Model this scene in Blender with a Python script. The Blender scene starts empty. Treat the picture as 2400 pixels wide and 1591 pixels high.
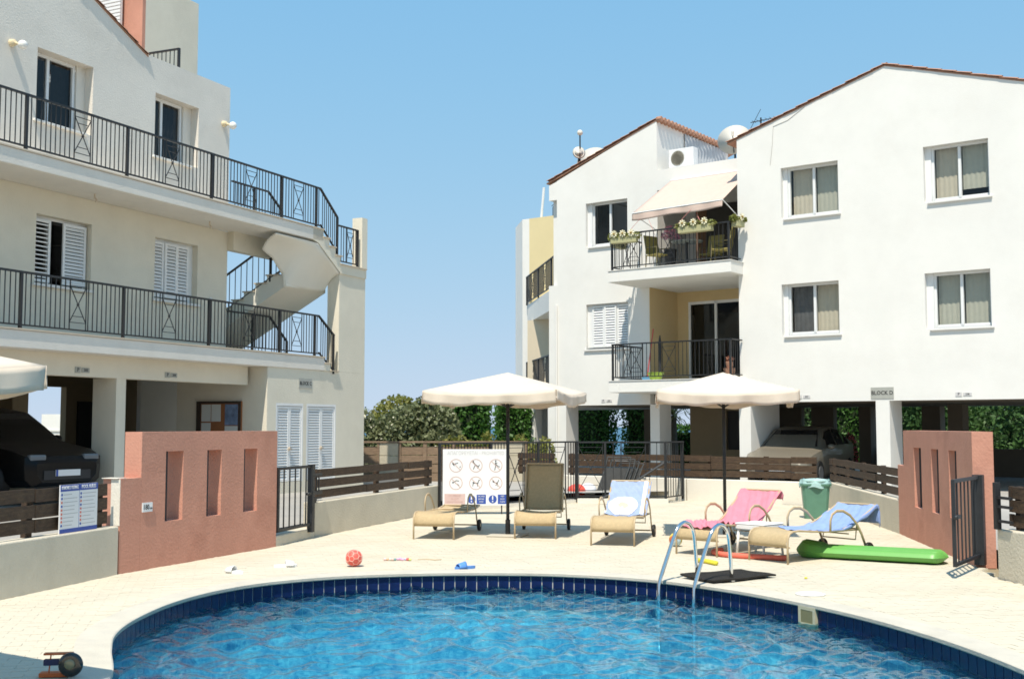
import bpy, math, random
import numpy as np
from mathutils import Vector, Matrix
from mathutils.geometry import tessellate_polygon
random.seed(7); rng=np.random.default_rng(7)
sc=bpy.context.scene; COL=sc.collection
R_=math.radians
# ------------------------------------------------------------------ camera, sky, sun, exposure
cam=bpy.data.cameras.new('camera'); co=bpy.data.objects.new('camera',cam); COL.objects.link(co)
cam.sensor_width=36; cam.lens=2700/2400*36; cam.clip_start=.1; cam.clip_end=60000
co.location=(0,0,1.7); co.rotation_euler=(R_(90)+math.atan((998-795.5)/2700),0,0)
sc.camera=co
SUN=Vector((-.11,-.50,1)).normalized()
elev=math.asin(SUN.z); az=math.atan2(SUN.x,SUN.y)
w=bpy.data.worlds.new('World'); sc.world=w; w.use_nodes=True
nt=w.node_tree; bg=nt.nodes['Background']; sky=nt.nodes.new('ShaderNodeTexSky')
sky.sky_type='NISHITA'; sky.sun_disc=False; sky.sun_elevation=elev; sky.sun_rotation=az
sky.air_density=1.0; sky.dust_density=0; sky.ozone_density=3; sky.altitude=3500
# film-like shoulder on the very bright physical sky: a*x/(b+x) per channel, over the whole dome
sp_=nt.nodes.new('ShaderNodeSeparateColor'); cb_=nt.nodes.new('ShaderNodeCombineColor'); nt.links.new(sky.outputs[0],sp_.inputs[0])
for k_,(a_,b_) in enumerate(((.52,.24),(.555,.098),(.65,.035))):
    ad=nt.nodes.new('ShaderNodeMath'); ad.operation='ADD'; ad.inputs[1].default_value=b_/.15; nt.links.new(sp_.outputs[k_],ad.inputs[0])
    dv=nt.nodes.new('ShaderNodeMath'); dv.operation='DIVIDE'; nt.links.new(sp_.outputs[k_],dv.inputs[0]); nt.links.new(ad.outputs[0],dv.inputs[1])
    mu=nt.nodes.new('ShaderNodeMath'); mu.operation='MULTIPLY'; mu.inputs[1].default_value=a_/.15; nt.links.new(dv.outputs[0],mu.inputs[0]); nt.links.new(mu.outputs[0],cb_.inputs[k_])
nt.links.new(cb_.outputs[0],bg.inputs[0]); bg.inputs[1].default_value=.15
sl=bpy.data.lights.new('sun','SUN'); sl.energy=4.3; sl.angle=R_(.55); sl.color=(1,.925,.80)
so=bpy.data.objects.new('sun',sl); COL.objects.link(so); so.location=(0,0,60)
so.rotation_euler=SUN.to_track_quat('Z','Y').to_euler()
sc.view_settings.view_transform='Standard'; sc.view_settings.look='None'
sc.view_settings.exposure=.43; sc.view_settings.gamma=1; sc.view_settings.use_curve_mapping=False
sc.cycles.filter_width=1.65; sc.cycles.max_bounces=10; sc.cycles.transparent_max_bounces=16; sc.cycles.caustics_reflective=False; sc.cycles.caustics_refractive=False
# ------------------------------------------------------------------ helpers
class MB:
    def __init__(s): s.v=[]; s.f=[]
    def add(s,vs,fs):
        n=len(s.v); s.v+=[tuple(v) for v in vs]; s.f+=[tuple(i+n for i in f) for f in fs]; return s
    def quad(s,*p): return s.add(p,[tuple(range(len(p)))])
    def box(s,x0,x1,y0,y1,z0,z1):
        return s.add([(x0,y0,z0),(x1,y0,z0),(x1,y1,z0),(x0,y1,z0),(x0,y0,z1),(x1,y0,z1),(x1,y1,z1),(x0,y1,z1)],
          [(0,3,2,1),(4,5,6,7),(0,1,5,4),(1,2,6,5),(2,3,7,6),(3,0,4,7)])
    def bar(s,p,q,wd,h=None):
        h=h or wd; p=Vector(p); q=Vector(q); d=(q-p).normalized()
        u=Vector((0,0,1)) if abs(d.z)<.9 else Vector((1,0,0))
        a=d.cross(u).normalized()*wd/2; b=a.cross(d).normalized()*h/2
        vs=[p-a-b,p+a-b,p+a+b,p-a+b,q-a-b,q+a-b,q+a+b,q-a+b]
        return s.add(vs,[(0,3,2,1),(4,5,6,7),(0,1,5,4),(1,2,6,5),(2,3,7,6),(3,0,4,7)])
    def tube(s,pts,r,n=7,sy=1.):
        pts=[Vector(p) for p in pts]; rs=r if hasattr(r,'__len__') else [r]*len(pts)
        base=len(s.v); prev=None
        for i,p in enumerate(pts):
            d=(pts[min(i+1,len(pts)-1)]-pts[max(i-1,0)]).normalized()
            if prev is None:
                u=Vector((0,0,1)) if abs(d.z)<.9 else Vector((1,0,0)); a=d.cross(u).normalized()
            else: a=(prev-d*prev.dot(d)).normalized()
            prev=a; b=d.cross(a)
            for k in range(n):
                t=2*math.pi*k/n; s.v.append(tuple(p+(a*math.cos(t)+b*math.sin(t)*sy)*rs[i]))
        for i in range(len(pts)-1):
            for k in range(n):
                k2=(k+1)%n; s.f.append((base+i*n+k,base+i*n+k2,base+(i+1)*n+k2,base+(i+1)*n+k))
        s.f.append(tuple(base+k for k in range(n))[::-1]); s.f.append(tuple(base+(len(pts)-1)*n+k for k in range(n)))
        return s
    def prism(s,poly,ax,a,b):
        f={'y':lambda p,t:(p[0],t,p[1]),'z':lambda p,t:(p[0],p[1],t),'x':lambda p,t:(t,p[0],p[1])}[ax]
        n=len(poly); vs=[f(p,a) for p in poly]+[f(p,b) for p in poly]
        tr=tessellate_polygon([[Vector((p[0],p[1],0)) for p in poly]])
        fs=[tuple(t) for t in tr]+[tuple(i+n for i in t)[::-1] for t in tr]
        fs+=[(i,(i+1)%n,(i+1)%n+n,i+n) for i in range(n)]
        return s.add(vs,fs)
    def lathe(s,prof,n=16,o=(0,0,0),ax='z'):
        base=len(s.v)
        for (r,h) in prof:
            for k in range(n):
                t=2*math.pi*k/n; x,y=r*math.cos(t),r*math.sin(t)
                v={'z':(x,y,h),'y':(x,h,y),'x':(h,x,y)}[ax]
                s.v.append((v[0]+o[0],v[1]+o[1],v[2]+o[2]))
        for i in range(len(prof)-1):
            for k in range(n):
                k2=(k+1)%n; s.f.append((base+i*n+k,base+i*n+k2,base+(i+1)*n+k2,base+(i+1)*n+k))
        s.f.append(tuple(base+k for k in range(n))[::-1]); s.f.append(tuple(base+(len(prof)-1)*n+k for k in range(n)))
        return s
    def ball(s,o,r,n=16,m=10,sz=1.):
        return s.lathe([(max(.002,r*math.sin(math.pi*i/m)),-r*sz*math.cos(math.pi*i/m)) for i in range(m+1)],n,o)
    def grid(s,fn,nu,nv):
        b=len(s.v)
        for i in range(nu+1):
            for j in range(nv+1): s.v.append(tuple(fn(i/nu,j/nv)))
        for i in range(nu):
            for j in range(nv):
                k=b+i*(nv+1)+j; s.f.append((k,k+nv+1,k+nv+2,k+1))
        return s
    def mesh(s,name,mat=None,smooth=False):
        me=bpy.data.meshes.new(name); me.from_pydata(s.v,[],s.f); me.update()
        if mat: me.materials.append(mat)
        if smooth: me.polygons.foreach_set('use_smooth',[True]*len(me.polygons))
        return me
    def build(s,name,mat,parent=None,smooth=False,loc=(0,0,0),rz=0,kind=None,bev=0,solid=0):
        o=inst(name,s.mesh(name,mat,smooth),parent,loc,rz)
        if kind: o['kind']=kind
        if solid: m=o.modifiers.new('solid','SOLIDIFY'); m.thickness=solid; m.offset=-1
        if bev: m=o.modifiers.new('bevel','BEVEL'); m.width=bev; m.segments=2; m.limit_method='ANGLE'
        return o
def inst(name,me,parent=None,loc=(0,0,0),rz=0,rot=None,scale=None):
    o=bpy.data.objects.new(name,me); COL.objects.link(o)
    o.location=loc; o.rotation_euler=rot if rot else (0,0,rz)
    if scale: o.scale=scale
    if parent: o.parent=parent
    return o
def tag(o,label,cat,group=None):
    o['label']=label; o['category']=cat
    if group: o['group']=group
    return o
def thing(name,label,cat,loc=(0,0,0),rz=0,group=None):
    return tag(inst(name,None,None,loc,rz),label,cat,group)
def copy_tree(o,parent=None):
    c=o.copy(); COL.objects.link(c)
    if parent: c.parent=parent
    for ch in o.children: copy_tree(ch,c)
    return c
def text(s,size,parent,loc,mat,name='lettering',rz=0,ext=.0015,align='CENTER',bold=0,tilt=90,sx=1):
    cu=bpy.data.curves.new(name,'FONT'); cu.body=s; cu.size=size; cu.align_x=align; cu.align_y='CENTER'; cu.extrude=ext; cu.offset=bold; cu.resolution_u=2
    t=bpy.data.objects.new('t',cu); COL.objects.link(t)
    dg=bpy.context.evaluated_depsgraph_get(); me=bpy.data.meshes.new_from_object(t.evaluated_get(dg))
    bpy.data.objects.remove(t); me.materials.clear(); me.materials.append(mat)
    return inst(name,me,parent,loc,rot=(R_(tilt),0,rz),scale=(sx,1,1))
# ------------------------------------------------------------------ materials
MATS={}
def M(name,col,rough=.85,var=0.,vs=2.,bump=0.,bs=60.,metal=0.,spec=.4,dirt=None,da=.0,ds=1.2,sheen=0,stretch=None,coat=0):
    if name in MATS: return MATS[name]
    m=bpy.data.materials.new(name); m.use_nodes=True; n=m.node_tree.nodes; l=m.node_tree.links; b=n['Principled BSDF']
    b.inputs['Base Color'].default_value=(*col,1); b.inputs['Roughness'].default_value=rough; b.inputs['Metallic'].default_value=metal
    b.inputs['Specular IOR Level'].default_value=spec
    if coat: b.inputs['Coat Weight'].default_value=coat
    tc=n.new('ShaderNodeTexCoord'); src=tc.outputs['Object']
    if stretch:
        mp=n.new('ShaderNodeMapping'); mp.inputs['Scale'].default_value=stretch; l.new(src,mp.inputs[0]); src=mp.outputs[0]
    out=None
    if var:
        nz=n.new('ShaderNodeTexNoise'); nz.inputs['Scale'].default_value=vs; nz.inputs['Detail'].default_value=8; nz.inputs['Roughness'].default_value=.65; l.new(src,nz.inputs['Vector'])
        mr=n.new('ShaderNodeMapRange'); mr.inputs[1].default_value=.3; mr.inputs[2].default_value=.7; mr.inputs[3].default_value=1-var; mr.inputs[4].default_value=1+var*.6; l.new(nz.outputs[0],mr.inputs[0])
        mx=n.new('ShaderNodeVectorMath'); mx.operation='SCALE'; mx.inputs[0].default_value=col; l.new(mr.outputs[0],mx.inputs['Scale']); out=mx.outputs[0]
    if dirt:
        nz=n.new('ShaderNodeTexNoise'); nz.inputs['Scale'].default_value=ds; nz.inputs['Detail'].default_value=9; nz.inputs['Roughness'].default_value=.7; l.new(src,nz.inputs['Vector'])
        cr=n.new('ShaderNodeMapRange'); cr.inputs[1].default_value=.5; cr.inputs[2].default_value=.8; cr.inputs[3].default_value=0; cr.inputs[4].default_value=da; l.new(nz.outputs[0],cr.inputs[0])
        mc=n.new('ShaderNodeMix'); mc.data_type='RGBA'; l.new(cr.outputs[0],mc.inputs[0])
        if out: l.new(out,mc.inputs[6])
        else: mc.inputs[6].default_value=(*col,1)
        mc.inputs[7].default_value=(*dirt,1); out=mc.outputs[2]
    if out: l.new(out,b.inputs['Base Color'])
    if bump:
        nb=n.new('ShaderNodeTexNoise'); nb.inputs['Scale'].default_value=bs; nb.inputs['Detail'].default_value=4; l.new(src,nb.inputs['Vector'])
        bp=n.new('ShaderNodeBump'); bp.inputs['Strength'].default_value=bump; bp.inputs['Distance'].default_value=.02; l.new(nb.outputs[0],bp.inputs['Height']); l.new(bp.outputs[0],b.inputs['Normal'])
    MATS[name]=m; return m
white=M('white_stucco',(.80,.78,.735),.9,.05,.7,.13,35,dirt=(.62,.58,.52),da=.25,ds=.8)
lwhite=M('grey_white_stucco',(.76,.71,.635),.9,.07,.8,.3,35,dirt=(.5,.46,.4),da=.35,ds=.9)
cream=M('cream_stucco',(.75,.69,.565),.9,.07,.9,.3,40,dirt=(.58,.5,.38),da=.3,ds=1.)
ochre=M('ochre_stucco',(.66,.50,.27),.9,.06,1.,.3,40)
yellow=M('yellow_stucco',(.72,.60,.34),.9,.05,1.,.25,40)
pink=M('terracotta_pink_stucco',(.57,.275,.195),.9,.13,1.2,.3,28,dirt=(.36,.15,.10),da=.7,ds=1.1)
lowc=M('low_wall_render',(.60,.54,.43),.9,.1,1.3,.45,30,dirt=(.45,.40,.31),da=.5,ds=1.8)
lowwhite=M('low_wall_white',(.74,.69,.60),.9,.06,1.3,.3,30)
soffit=M('soffit_paint',(.68,.58,.43),.9,.06,1.)
metal=M('black_iron',(.018,.019,.021),.5,.2,8,0,spec=.5)
pvc=M('white_pvc',(.80,.80,.79),.4,.03,3,spec=.5)
stairp=M('stair_white',(.80,.75,.65),.9,.05,1.)
sillm=M('sill_stone',(.76,.74,.70),.7,.06,6)
marble=M('beige_tread_stone',(.62,.52,.40),.6,.12,5)
wood=M('dark_stained_wood',(.062,.036,.020),.75,.45,9,.5,40,dirt=(.17,.11,.06),da=.6,ds=5,stretch=(1,1,4))
oldwood=M('weathered_wood',(.25,.17,.11),.85,.35,6,.4,30,stretch=(1,1,5))
conc=M('concrete_block',(.50,.44,.33),.9,.15,4,.4,40)
tile_r=M('clay_tile',(.44,.23,.15),.8,.35,9,.3,30,dirt=(.25,.17,.12),da=.5,ds=9)
canvas=M('cream_canvas',(.66,.565,.46),.9,.06,5,.15,250)
canvas2=M('awning_canvas',(.60,.46,.39),.9,.05,5,.15,250)
sling=M('tan_sling_fabric',(.52,.39,.22),.8,.12,30,.4,300)
tanmetal=M('tan_coated_metal',(.50,.38,.23),.45,.08,8)
rubber=M('black_rubber',(.014,.014,.014),.6,.2,20)
chrome=M('polished_steel',(.74,.75,.76),.12,0,metal=1)
plastic_w=M('white_plastic',(.80,.79,.77),.35,.03,6)
signw=M('sign_white',(.78,.78,.78),.5,.02,3)
signb=M('sign_blue',(.035,.085,.36),.5)
signr=M('sign_red',(.62,.16,.12),.5)
signpale=M('sign_faded_grey',(.60,.58,.57),.6)
ink=M('black_ink',(.03,.03,.03),.6)
plaque=M('grey_plaque',(.40,.40,.36),.6,.1,8)
dark=M('dark_paint',(.03,.03,.032),.6)
coping_m=M('pale_coping_stone',(.57,.52,.43),.7,.12,3,.3,60,dirt=(.47,.44,.40),da=.5,ds=4)
deck_m=M('sandy_joint_bed',(.575,.515,.405),.95,.1,6)
paver_m=M('sandstone_paver',(.60,.54,.425),.9,.09,1.1,.4,70,dirt=(.54,.455,.32),da=.6,ds=.9)
asph=M('parking_paving',(.36,.34,.31),.9,.15,.6,.3,30)
earth=M('dry_earth',(.30,.25,.16),.95,.3,.05,.4,3,dirt=(.13,.16,.06),da=.8,ds=.03)
def leaf(name,col,col2,tr=.35):
    m=bpy.data.materials.new(name); m.use_nodes=True; n=m.node_tree.nodes; l=m.node_tree.links; b=n['Principled BSDF']; out=n['Material Output']
    tc=n.new('ShaderNodeTexCoord'); nz=n.new('ShaderNodeTexNoise'); nz.inputs['Scale'].default_value=2.6; nz.inputs['Detail'].default_value=6; nz.inputs['Roughness'].default_value=.8
    l.new(tc.outputs['Object'],nz.inputs['Vector'])
    cr=n.new('ShaderNodeValToRGB'); cr.color_ramp.elements[0].position=.35; cr.color_ramp.elements[0].color=(*col,1); cr.color_ramp.elements[1].position=.65; cr.color_ramp.elements[1].color=(*col2,1)
    l.new(nz.outputs[0],cr.inputs[0]); l.new(cr.outputs[0],b.inputs['Base Color']); b.inputs['Roughness'].default_value=.55
    t=n.new('ShaderNodeBsdfTranslucent'); l.new(cr.outputs[0],t.inputs[0]); mx=n.new('ShaderNodeMixShader'); mx.inputs[0].default_value=tr
    l.new(b.outputs[0],mx.inputs[1]); l.new(t.outputs[0],mx.inputs[2]); l.new(mx.outputs[0],out.inputs[0]); return m
lf_hedge=leaf('hedge_leaf',(.03,.095,.014),(.11,.25,.04)); lf_ole=leaf('oleander_leaf',(.10,.13,.05),(.27,.29,.15)); lf_yel=leaf('young_leaf',(.13,.17,.03),(.32,.30,.08))
core_m=M('parking_shade_brown',(.32,.25,.16),.9,.08,1.); shade_m=M('parking_shade_dark',(.20,.165,.125),.95,.12,1.)  # shade of the parking bays is put into these darker base colours
lf_tree=leaf('tree_leaf',(.02,.065,.015),(.10,.20,.05)); blossom=M('pale_blossom',(.55,.53,.40),.8); pinkbl=M('pink_blossom',(.75,.20,.22),.8); bark=M('bark',(.13,.10,.07),.95,.3,10,.5,30)
def glass(name,tint,refl=1.):
    m=bpy.data.materials.new(name); m.use_nodes=True; n=m.node_tree.nodes; l=m.node_tree.links; out=n['Material Output']; n.remove(n['Principled BSDF'])
    t=n.new('ShaderNodeBsdfTransparent'); t.inputs[0].default_value=(*tint,1); g=n.new('ShaderNodeBsdfGlossy'); g.inputs['Roughness'].default_value=.03
    f=n.new('ShaderNodeLayerWeight'); f.inputs[0].default_value=.5; pw_=n.new('ShaderNodeMath'); pw_.operation='POWER'; pw_.inputs[1].default_value=5; l.new(f.outputs['Facing'],pw_.inputs[0]); ma_=n.new('ShaderNodeMath'); ma_.operation='MULTIPLY_ADD'; ma_.inputs[1].default_value=.94; ma_.inputs[2].default_value=.045; l.new(pw_.outputs[0],ma_.inputs[0]); mx=n.new('ShaderNodeMixShader'); l.new(ma_.outputs[0],mx.inputs[0]); l.new(t.outputs[0],mx.inputs[1]); l.new(g.outputs[0],mx.inputs[2]); l.new(mx.outputs[0],out.inputs[0]); return m
pane_g=glass('window_glass',(.86,.88,.86)); pane_d=glass('dark_glass',(.30,.32,.33))
# local frames of the two blocks: x along the facade, y into the building
LO,LA=(-8.211,19.2,0),R_(64.6)
RO,RA=(6.781,29.0,0),R_(-37)
def wl(o,a,p):
    c,s=math.cos(a),math.sin(a); return Vector((o[0]+p[0]*c-p[1]*s,o[1]+p[0]*s+p[1]*c,p[2] if len(p)>2 else 0))
# ------------------------------------------------------------------ ground, deck, pool
def spline(P,per=10):
    n=len(P); out=[]
    for i in range(n):
        p0,p1,p2,p3=[np.array(P[(i+k-1)%n],float) for k in range(4)]
        for j in range(per):
            t=j/per; out.append(tuple(.5*((2*p1)+(-p0+p2)*t+(2*p0-5*p1+4*p2-p3)*t*t+(-p0+3*p1-3*p2+p3)*t**3)))
    return out
POOL=spline([(-.16,13.57),(.6,13.46),(1.5,13.02),(2.18,12.31),(2.65,11.57),(3.05,10.74),(3.34,9.84),(3.52,8.93),(3.6,7.9),(3.6,6.4),(3.4,4.6),(2.5,3.0),(.6,2.2),(-1.5,2.4),(-2.7,3.6),(-2.9,5.2),(-2.62,6.7),(-2.72,7.91),(-3.06,8.93),(-3.26,9.6),(-3.34,10.35),(-3.29,11.3),(-3.06,12.13),(-2.63,12.8),(-1.9,13.3),(-.95,13.54)],8)
# even spacing, 12.6 cm a tile
def resample(P,step):
    Q=[np.array(p) for p in P]+[np.array(P[0])]; d=[0]
    for i in range(1,len(Q)): d.append(d[-1]+np.linalg.norm(Q[i]-Q[i-1]))
    n=round(d[-1]/step); out=[]
    for k in range(n):
        s=d[-1]*k/n; i=np.searchsorted(d,s,side='right')-1; t=(s-d[i])/(d[i+1]-d[i]); out.append(tuple(Q[i]*(1-t)+Q[i+1]*t))
    return out
EDGE=resample(POOL,.126); NE=len(EDGE)
def offs(P,t):
    n=len(P); out=[]
    for i in range(n):
        a=np.array(P[i-1]); b=np.array(P[(i+1)%n]); d=(b-a)/np.linalg.norm(b-a); out.append((P[i][0]+d[1]*-t, P[i][1]+d[0]*t))
    return out
area=sum(EDGE[i][0]*EDGE[(i+1)%NE][1]-EDGE[(i+1)%NE][0]*EDGE[i][1] for i in range(NE))
SG=1 if area<0 else -1      # SG>0: left normal points outwards
OUT=offs(EDGE,SG*.27); BACK=offs(EDGE,SG*.10); FACE=offs(EDGE,SG*.012)
DECK=[(-7.2,-1),(-6.6,5),(-5.02,11.46),(-4.53,13.45),(-3.34,16.46),(-3.03,17.86),(-1.45,22.95),(1.45,25.75),(4.0,26.6),(6.62,24.6),(6.14,18.44),(5.63,14.19),(5.42,13.07),(5.6,11.5),(6.2,6),(6.4,-1)]
def sheet(outer,hole,z,name,mat,kind='structure'):
    polys=[[Vector((x,y,0)) for x,y in outer]]
    if hole: polys.append([Vector((x,y,0)) for x,y in hole])
    pts=[p for q in polys for p in q]
    mb=MB(); mb.add([(p.x,p.y,z) for p in pts],[tuple(t) for t in tessellate_polygon(polys)])
    return mb.build(name,mat,kind=kind)
sheet([(-90,-60),(90,-60),(90,70),(-90,70)],BACK,-.03,'ground',earth)
deck=sheet(DECK,BACK,-.003,'pool_deck',deck_m)
# land falls away to the sea beyond the houses
mb=MB(); xs=[-9000,-800,-90,90,800,9000]
prof=[(70,-.03),(110,-7),(220,-30),(420,-46)]
mb.grid(lambda u,v:(-900+1800*u,np.interp(v,[0,.33,.66,1],[p[0] for p in prof]),np.interp(v,[0,.33,.66,1],[p[1] for p in prof])),2,3)
mb.quad((-900,-900,-.05),(-90,-900,-.05),(-90,70,-.05),(-900,70,-.05)); mb.quad((90,-900,-.05),(900,-900,-.05),(900,70,-.05),(90,70,-.05)); mb.quad((-90,-900,-.05),(90,-900,-.05),(90,-60,-.05),(-90,-60,-.05))
mb.build('hillside',earth,kind='structure')
seam=M('sea_water',(.05,.13,.20),.45,.1,.002,spec=.3)
MB().quad((-30000,380,-45),(30000,380,-45),(30000,40000,-45),(-30000,40000,-45)).build('sea',seam,kind='structure')
# raised paving of the car park and road outside the pool walls
pv=[(-60,-40),(-7.45,-1),(-6.85,5),(-5.27,11.5),(-4.8,13.5),(-3.6,16.5),(-3.25,17.9),(-1.7,23.1),(1.2,25.95),(3.9,26.9),(6.85,24.75),(6.4,18.4),(5.9,14.15),(5.65,13.1),(5.85,11.5),(6.45,6),(6.65,-1),(60,-40),(60,55),(-60,55)]
sheet(pv,None,.2,'parking_pavement',asph)
# pavers on the deck
def inpoly(x,y,P):
    c=False; n=len(P)
    for i in range(n):
        x1,y1=P[i]; x2,y2=P[i-1]
        if (y1>y)!=(y2>y) and x<(x2-x1)*(y-y1)/(y2-y1)+x1: c=not c
    return c
bm=MB().box(-.0985,.0985,-.0485,.0485,-.05,0); bmv,bmf=bm.v,bm.f
pme=bm.mesh('paver',paver_m)
stuff=MB(); cand=[]; ca,sa=math.cos(R_(14)),math.sin(R_(14))
CH=OUT[::3]
for j in range(-60,330):
    for i in range(-60,70):
        px=(i+(.5 if j%2 else 0))*.2; py=j*.1; x=px*ca-py*sa; y=px*sa+py*ca
        if y<4.6 or abs(x)>.455*y+.4 or not inpoly(x,y,DECK) or inpoly(x,y,CH): continue
        cand.append((x,y))
cand.sort(key=lambda p:p[1]); vis=[c for c in cand if c[1]>7.7][:290]; vset=set(vis)
for (x,y) in cand:
    dz=random.uniform(-.0018,.0012); th=R_(14)+random.gauss(0,.006)
    if (x,y) in vset: inst('paver',pme,deck,(x,y,dz),th)
    else:
        c,s=math.cos(th),math.sin(th); stuff.add([(x+a*c-b*s,y+a*s+b*c,z+dz) for a,b,z in bmv],[bmf[1]]+bmf[2:])
stuff.build('paver_field',paver_m,deck,kind='stuff')
# coping ring, bull-nosed
ring=[(.0,-.04),(-.010,-.03),(-.010,-.002),(.0,.005),(.27,.005),(.273,-.02)]
mb=MB(); rows=[offs(EDGE,SG*r) for r,_ in ring]
for k,(r,z) in enumerate(ring): mb.v+=[(x,y,z) for x,y in rows[k]]
for k in range(len(ring)-1):
    for i in range(NE): mb.f.append((k*NE+i,k*NE+(i+1)%NE,(k+1)*NE+(i+1)%NE,(k+1)*NE+i))
mb.build('pool_coping',coping_m,kind='structure',smooth=False)
# basin
fl=bpy.data.materials.new('mosaic_painted_caustics'); fl.use_nodes=True; n=fl.node_tree.nodes; l=fl.node_tree.links; b=n['Principled BSDF']
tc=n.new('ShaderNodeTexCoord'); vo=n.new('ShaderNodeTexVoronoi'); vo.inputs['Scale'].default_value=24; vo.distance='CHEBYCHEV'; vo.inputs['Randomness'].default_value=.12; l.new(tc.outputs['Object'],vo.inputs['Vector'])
nm=n.new('ShaderNodeTexNoise'); nm.inputs['Scale'].default_value=3.6; nm.inputs['Detail'].default_value=3; nm.inputs['Distortion'].default_value=1.4; l.new(tc.outputs['Object'],nm.inputs['Vector'])  # pale and deep blotches paint caustic light into the mosaic colour
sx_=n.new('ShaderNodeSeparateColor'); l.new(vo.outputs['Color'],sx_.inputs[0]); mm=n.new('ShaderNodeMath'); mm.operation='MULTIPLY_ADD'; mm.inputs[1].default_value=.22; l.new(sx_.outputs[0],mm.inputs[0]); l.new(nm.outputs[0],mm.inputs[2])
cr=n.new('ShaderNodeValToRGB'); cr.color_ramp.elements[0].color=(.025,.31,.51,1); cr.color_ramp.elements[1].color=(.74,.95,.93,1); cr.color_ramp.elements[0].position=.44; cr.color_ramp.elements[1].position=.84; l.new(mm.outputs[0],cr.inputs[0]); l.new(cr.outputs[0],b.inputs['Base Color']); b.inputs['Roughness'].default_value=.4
mb=MB(); prof=[(.0,-.02),(.0,-.5),(-.15,-1.35),(-.5,-1.6)]
rows=[offs(BACK,SG*r) for r,_ in prof]
for k,(r,z) in enumerate(prof): mb.v+=[(x,y,z) for x,y in rows[k]]
for k in range(3):
    for i in range(NE): mb.f.append((k*NE+i,k*NE+(i+1)%NE,(k+1)*NE+(i+1)%NE,(k+1)*NE+i))
mb.f.append(tuple(3*NE+i for i in range(NE)))
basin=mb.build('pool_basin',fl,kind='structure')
grout=M('pale_grout',(.62,.60,.54),.9)
mb=MB(); A,B=offs(EDGE,SG*.03),BACK
mb.v+=[(x,y,-.02) for x,y in A]+[(x,y,-.48) for x,y in A]
for i in range(NE): mb.f.append((i,(i+1)%NE,NE+(i+1)%NE,NE+i))
mb.build('grout_bed',grout,basin)
blue=M('cobalt_tile',(.006,.015,.075),.25,.35,5,spec=.3)
tme=MB().box(-.0588,.0588,-.012,.0,-.2,0).mesh('waterline_tile',blue)
for i in range(NE):
    x,y=EDGE[i]; x2,y2=EDGE[(i+1)%NE]
    if max(y,y2)<7.0: continue
    an=math.atan2(y2-y,x2-x)
    nx,ny=-(y2-y)*SG,(x2-x)*SG; q=math.hypot(nx,ny); cx,cy=(x+x2)/2+nx/q*.024,(y+y2)/2+ny/q*.024
    inst('waterline_tile',tme,basin,(cx,cy,-.022),an+(0 if SG<0 else math.pi))
tm2=MB().box(-.0595,.0595,-.012,.0,-.2,0).mesh('lower_tile',blue)
mb=MB()
for i in range(NE):
    x,y=EDGE[i]; x2,y2=EDGE[(i+1)%NE]
    if max(y,y2)<7.0: continue
    nx,ny=-(y2-y)*SG,(x2-x)*SG; q=math.hypot(nx,ny); nx,ny=nx/q*.018,ny/q*.018; ex,ey=(x2-x)*.03,(y2-y)*.03
    mb.quad((x+nx+ex,y+ny+ey,-.23),(x2+nx-ex,y2+ny-ey,-.23),(x2+nx-ex,y2+ny-ey,-.43),(x+nx+ex,y+ny+ey,-.43))
mb.build('lower_tile_row',blue,basin,kind='stuff')
# water: waves are geometry
wm=bpy.data.materials.new('pool_water'); wm.use_nodes=True; n=wm.node_tree.nodes; l=wm.node_tree.links; out=n['Material Output']; n.remove(n['Principled BSDF'])
tr=n.new('ShaderNodeBsdfTransparent'); tr.inputs[0].default_value=(.42,.84,.97,1)
rf=n.new('ShaderNodeBsdfRefraction'); rf.inputs['IOR'].default_value=1.33; rf.inputs['Color'].default_value=(.42,.84,.97,1); rf.inputs['Roughness'].default_value=.0
m1=n.new('ShaderNodeMixShader'); m1.inputs[0].default_value=.45; l.new(tr.outputs[0],m1.inputs[1]); l.new(rf.outputs[0],m1.inputs[2])
gl=n.new('ShaderNodeBsdfGlossy'); gl.inputs['Roughness'].default_value=.02; f=n.new('ShaderNodeLayerWeight'); f.inputs[0].default_value=.5; pw_=n.new('ShaderNodeMath'); pw_.operation='POWER'; pw_.inputs[1].default_value=5; l.new(f.outputs['Facing'],pw_.inputs[0]); ma_=n.new('ShaderNodeMath'); ma_.operation='MULTIPLY_ADD'; ma_.inputs[1].default_value=.95; ma_.inputs[2].default_value=.02; l.new(pw_.outputs[0],ma_.inputs[0])
m2=n.new('ShaderNodeMixShader'); l.new(ma_.outputs[0],m2.inputs[0]); l.new(m1.outputs[0],m2.inputs[1]); l.new(gl.outputs[0],m2.inputs[2]); l.new(m2.outputs[0],out.inputs[0])
gx=np.arange(-3.8,4.1,.026); gy=np.arange(4.6,14.0,.026); X,Y=np.meshgrid(gx,gy,indexing='ij'); Z=np.zeros_like(X)
wx=X+.10*np.sin(1.7*Y+.6*X)+.05*np.sin(3.9*X-2.1*Y); wy=Y+.10*np.sin(1.9*X-.8*Y)+.05*np.sin(4.3*Y+1.2*X)
for k in range(60):
    lam=.13+.42*rng.uniform(0,1)**1.4; th=rng.uniform(0,2*math.pi); kk=2*math.pi/lam; amp=.0092*lam**1.0*rng.uniform(.5,1.3)
    q_=np.sin(kk*.5*(wx*math.cos(th)+wy*math.sin(th))+rng.uniform(0,6.28))
    Z+=amp*(1.1-1.9*np.sqrt(q_*q_+.03)) if k%3==1 else amp*np.sin(kk*(wx*math.cos(th)+wy*math.sin(th))+rng.uniform(0,6.28))
nx_,ny_=X.shape; mb=MB(); mb.v=[tuple(v) for v in np.stack([X,Y,Z-.168],-1).reshape(-1,3)]
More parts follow.
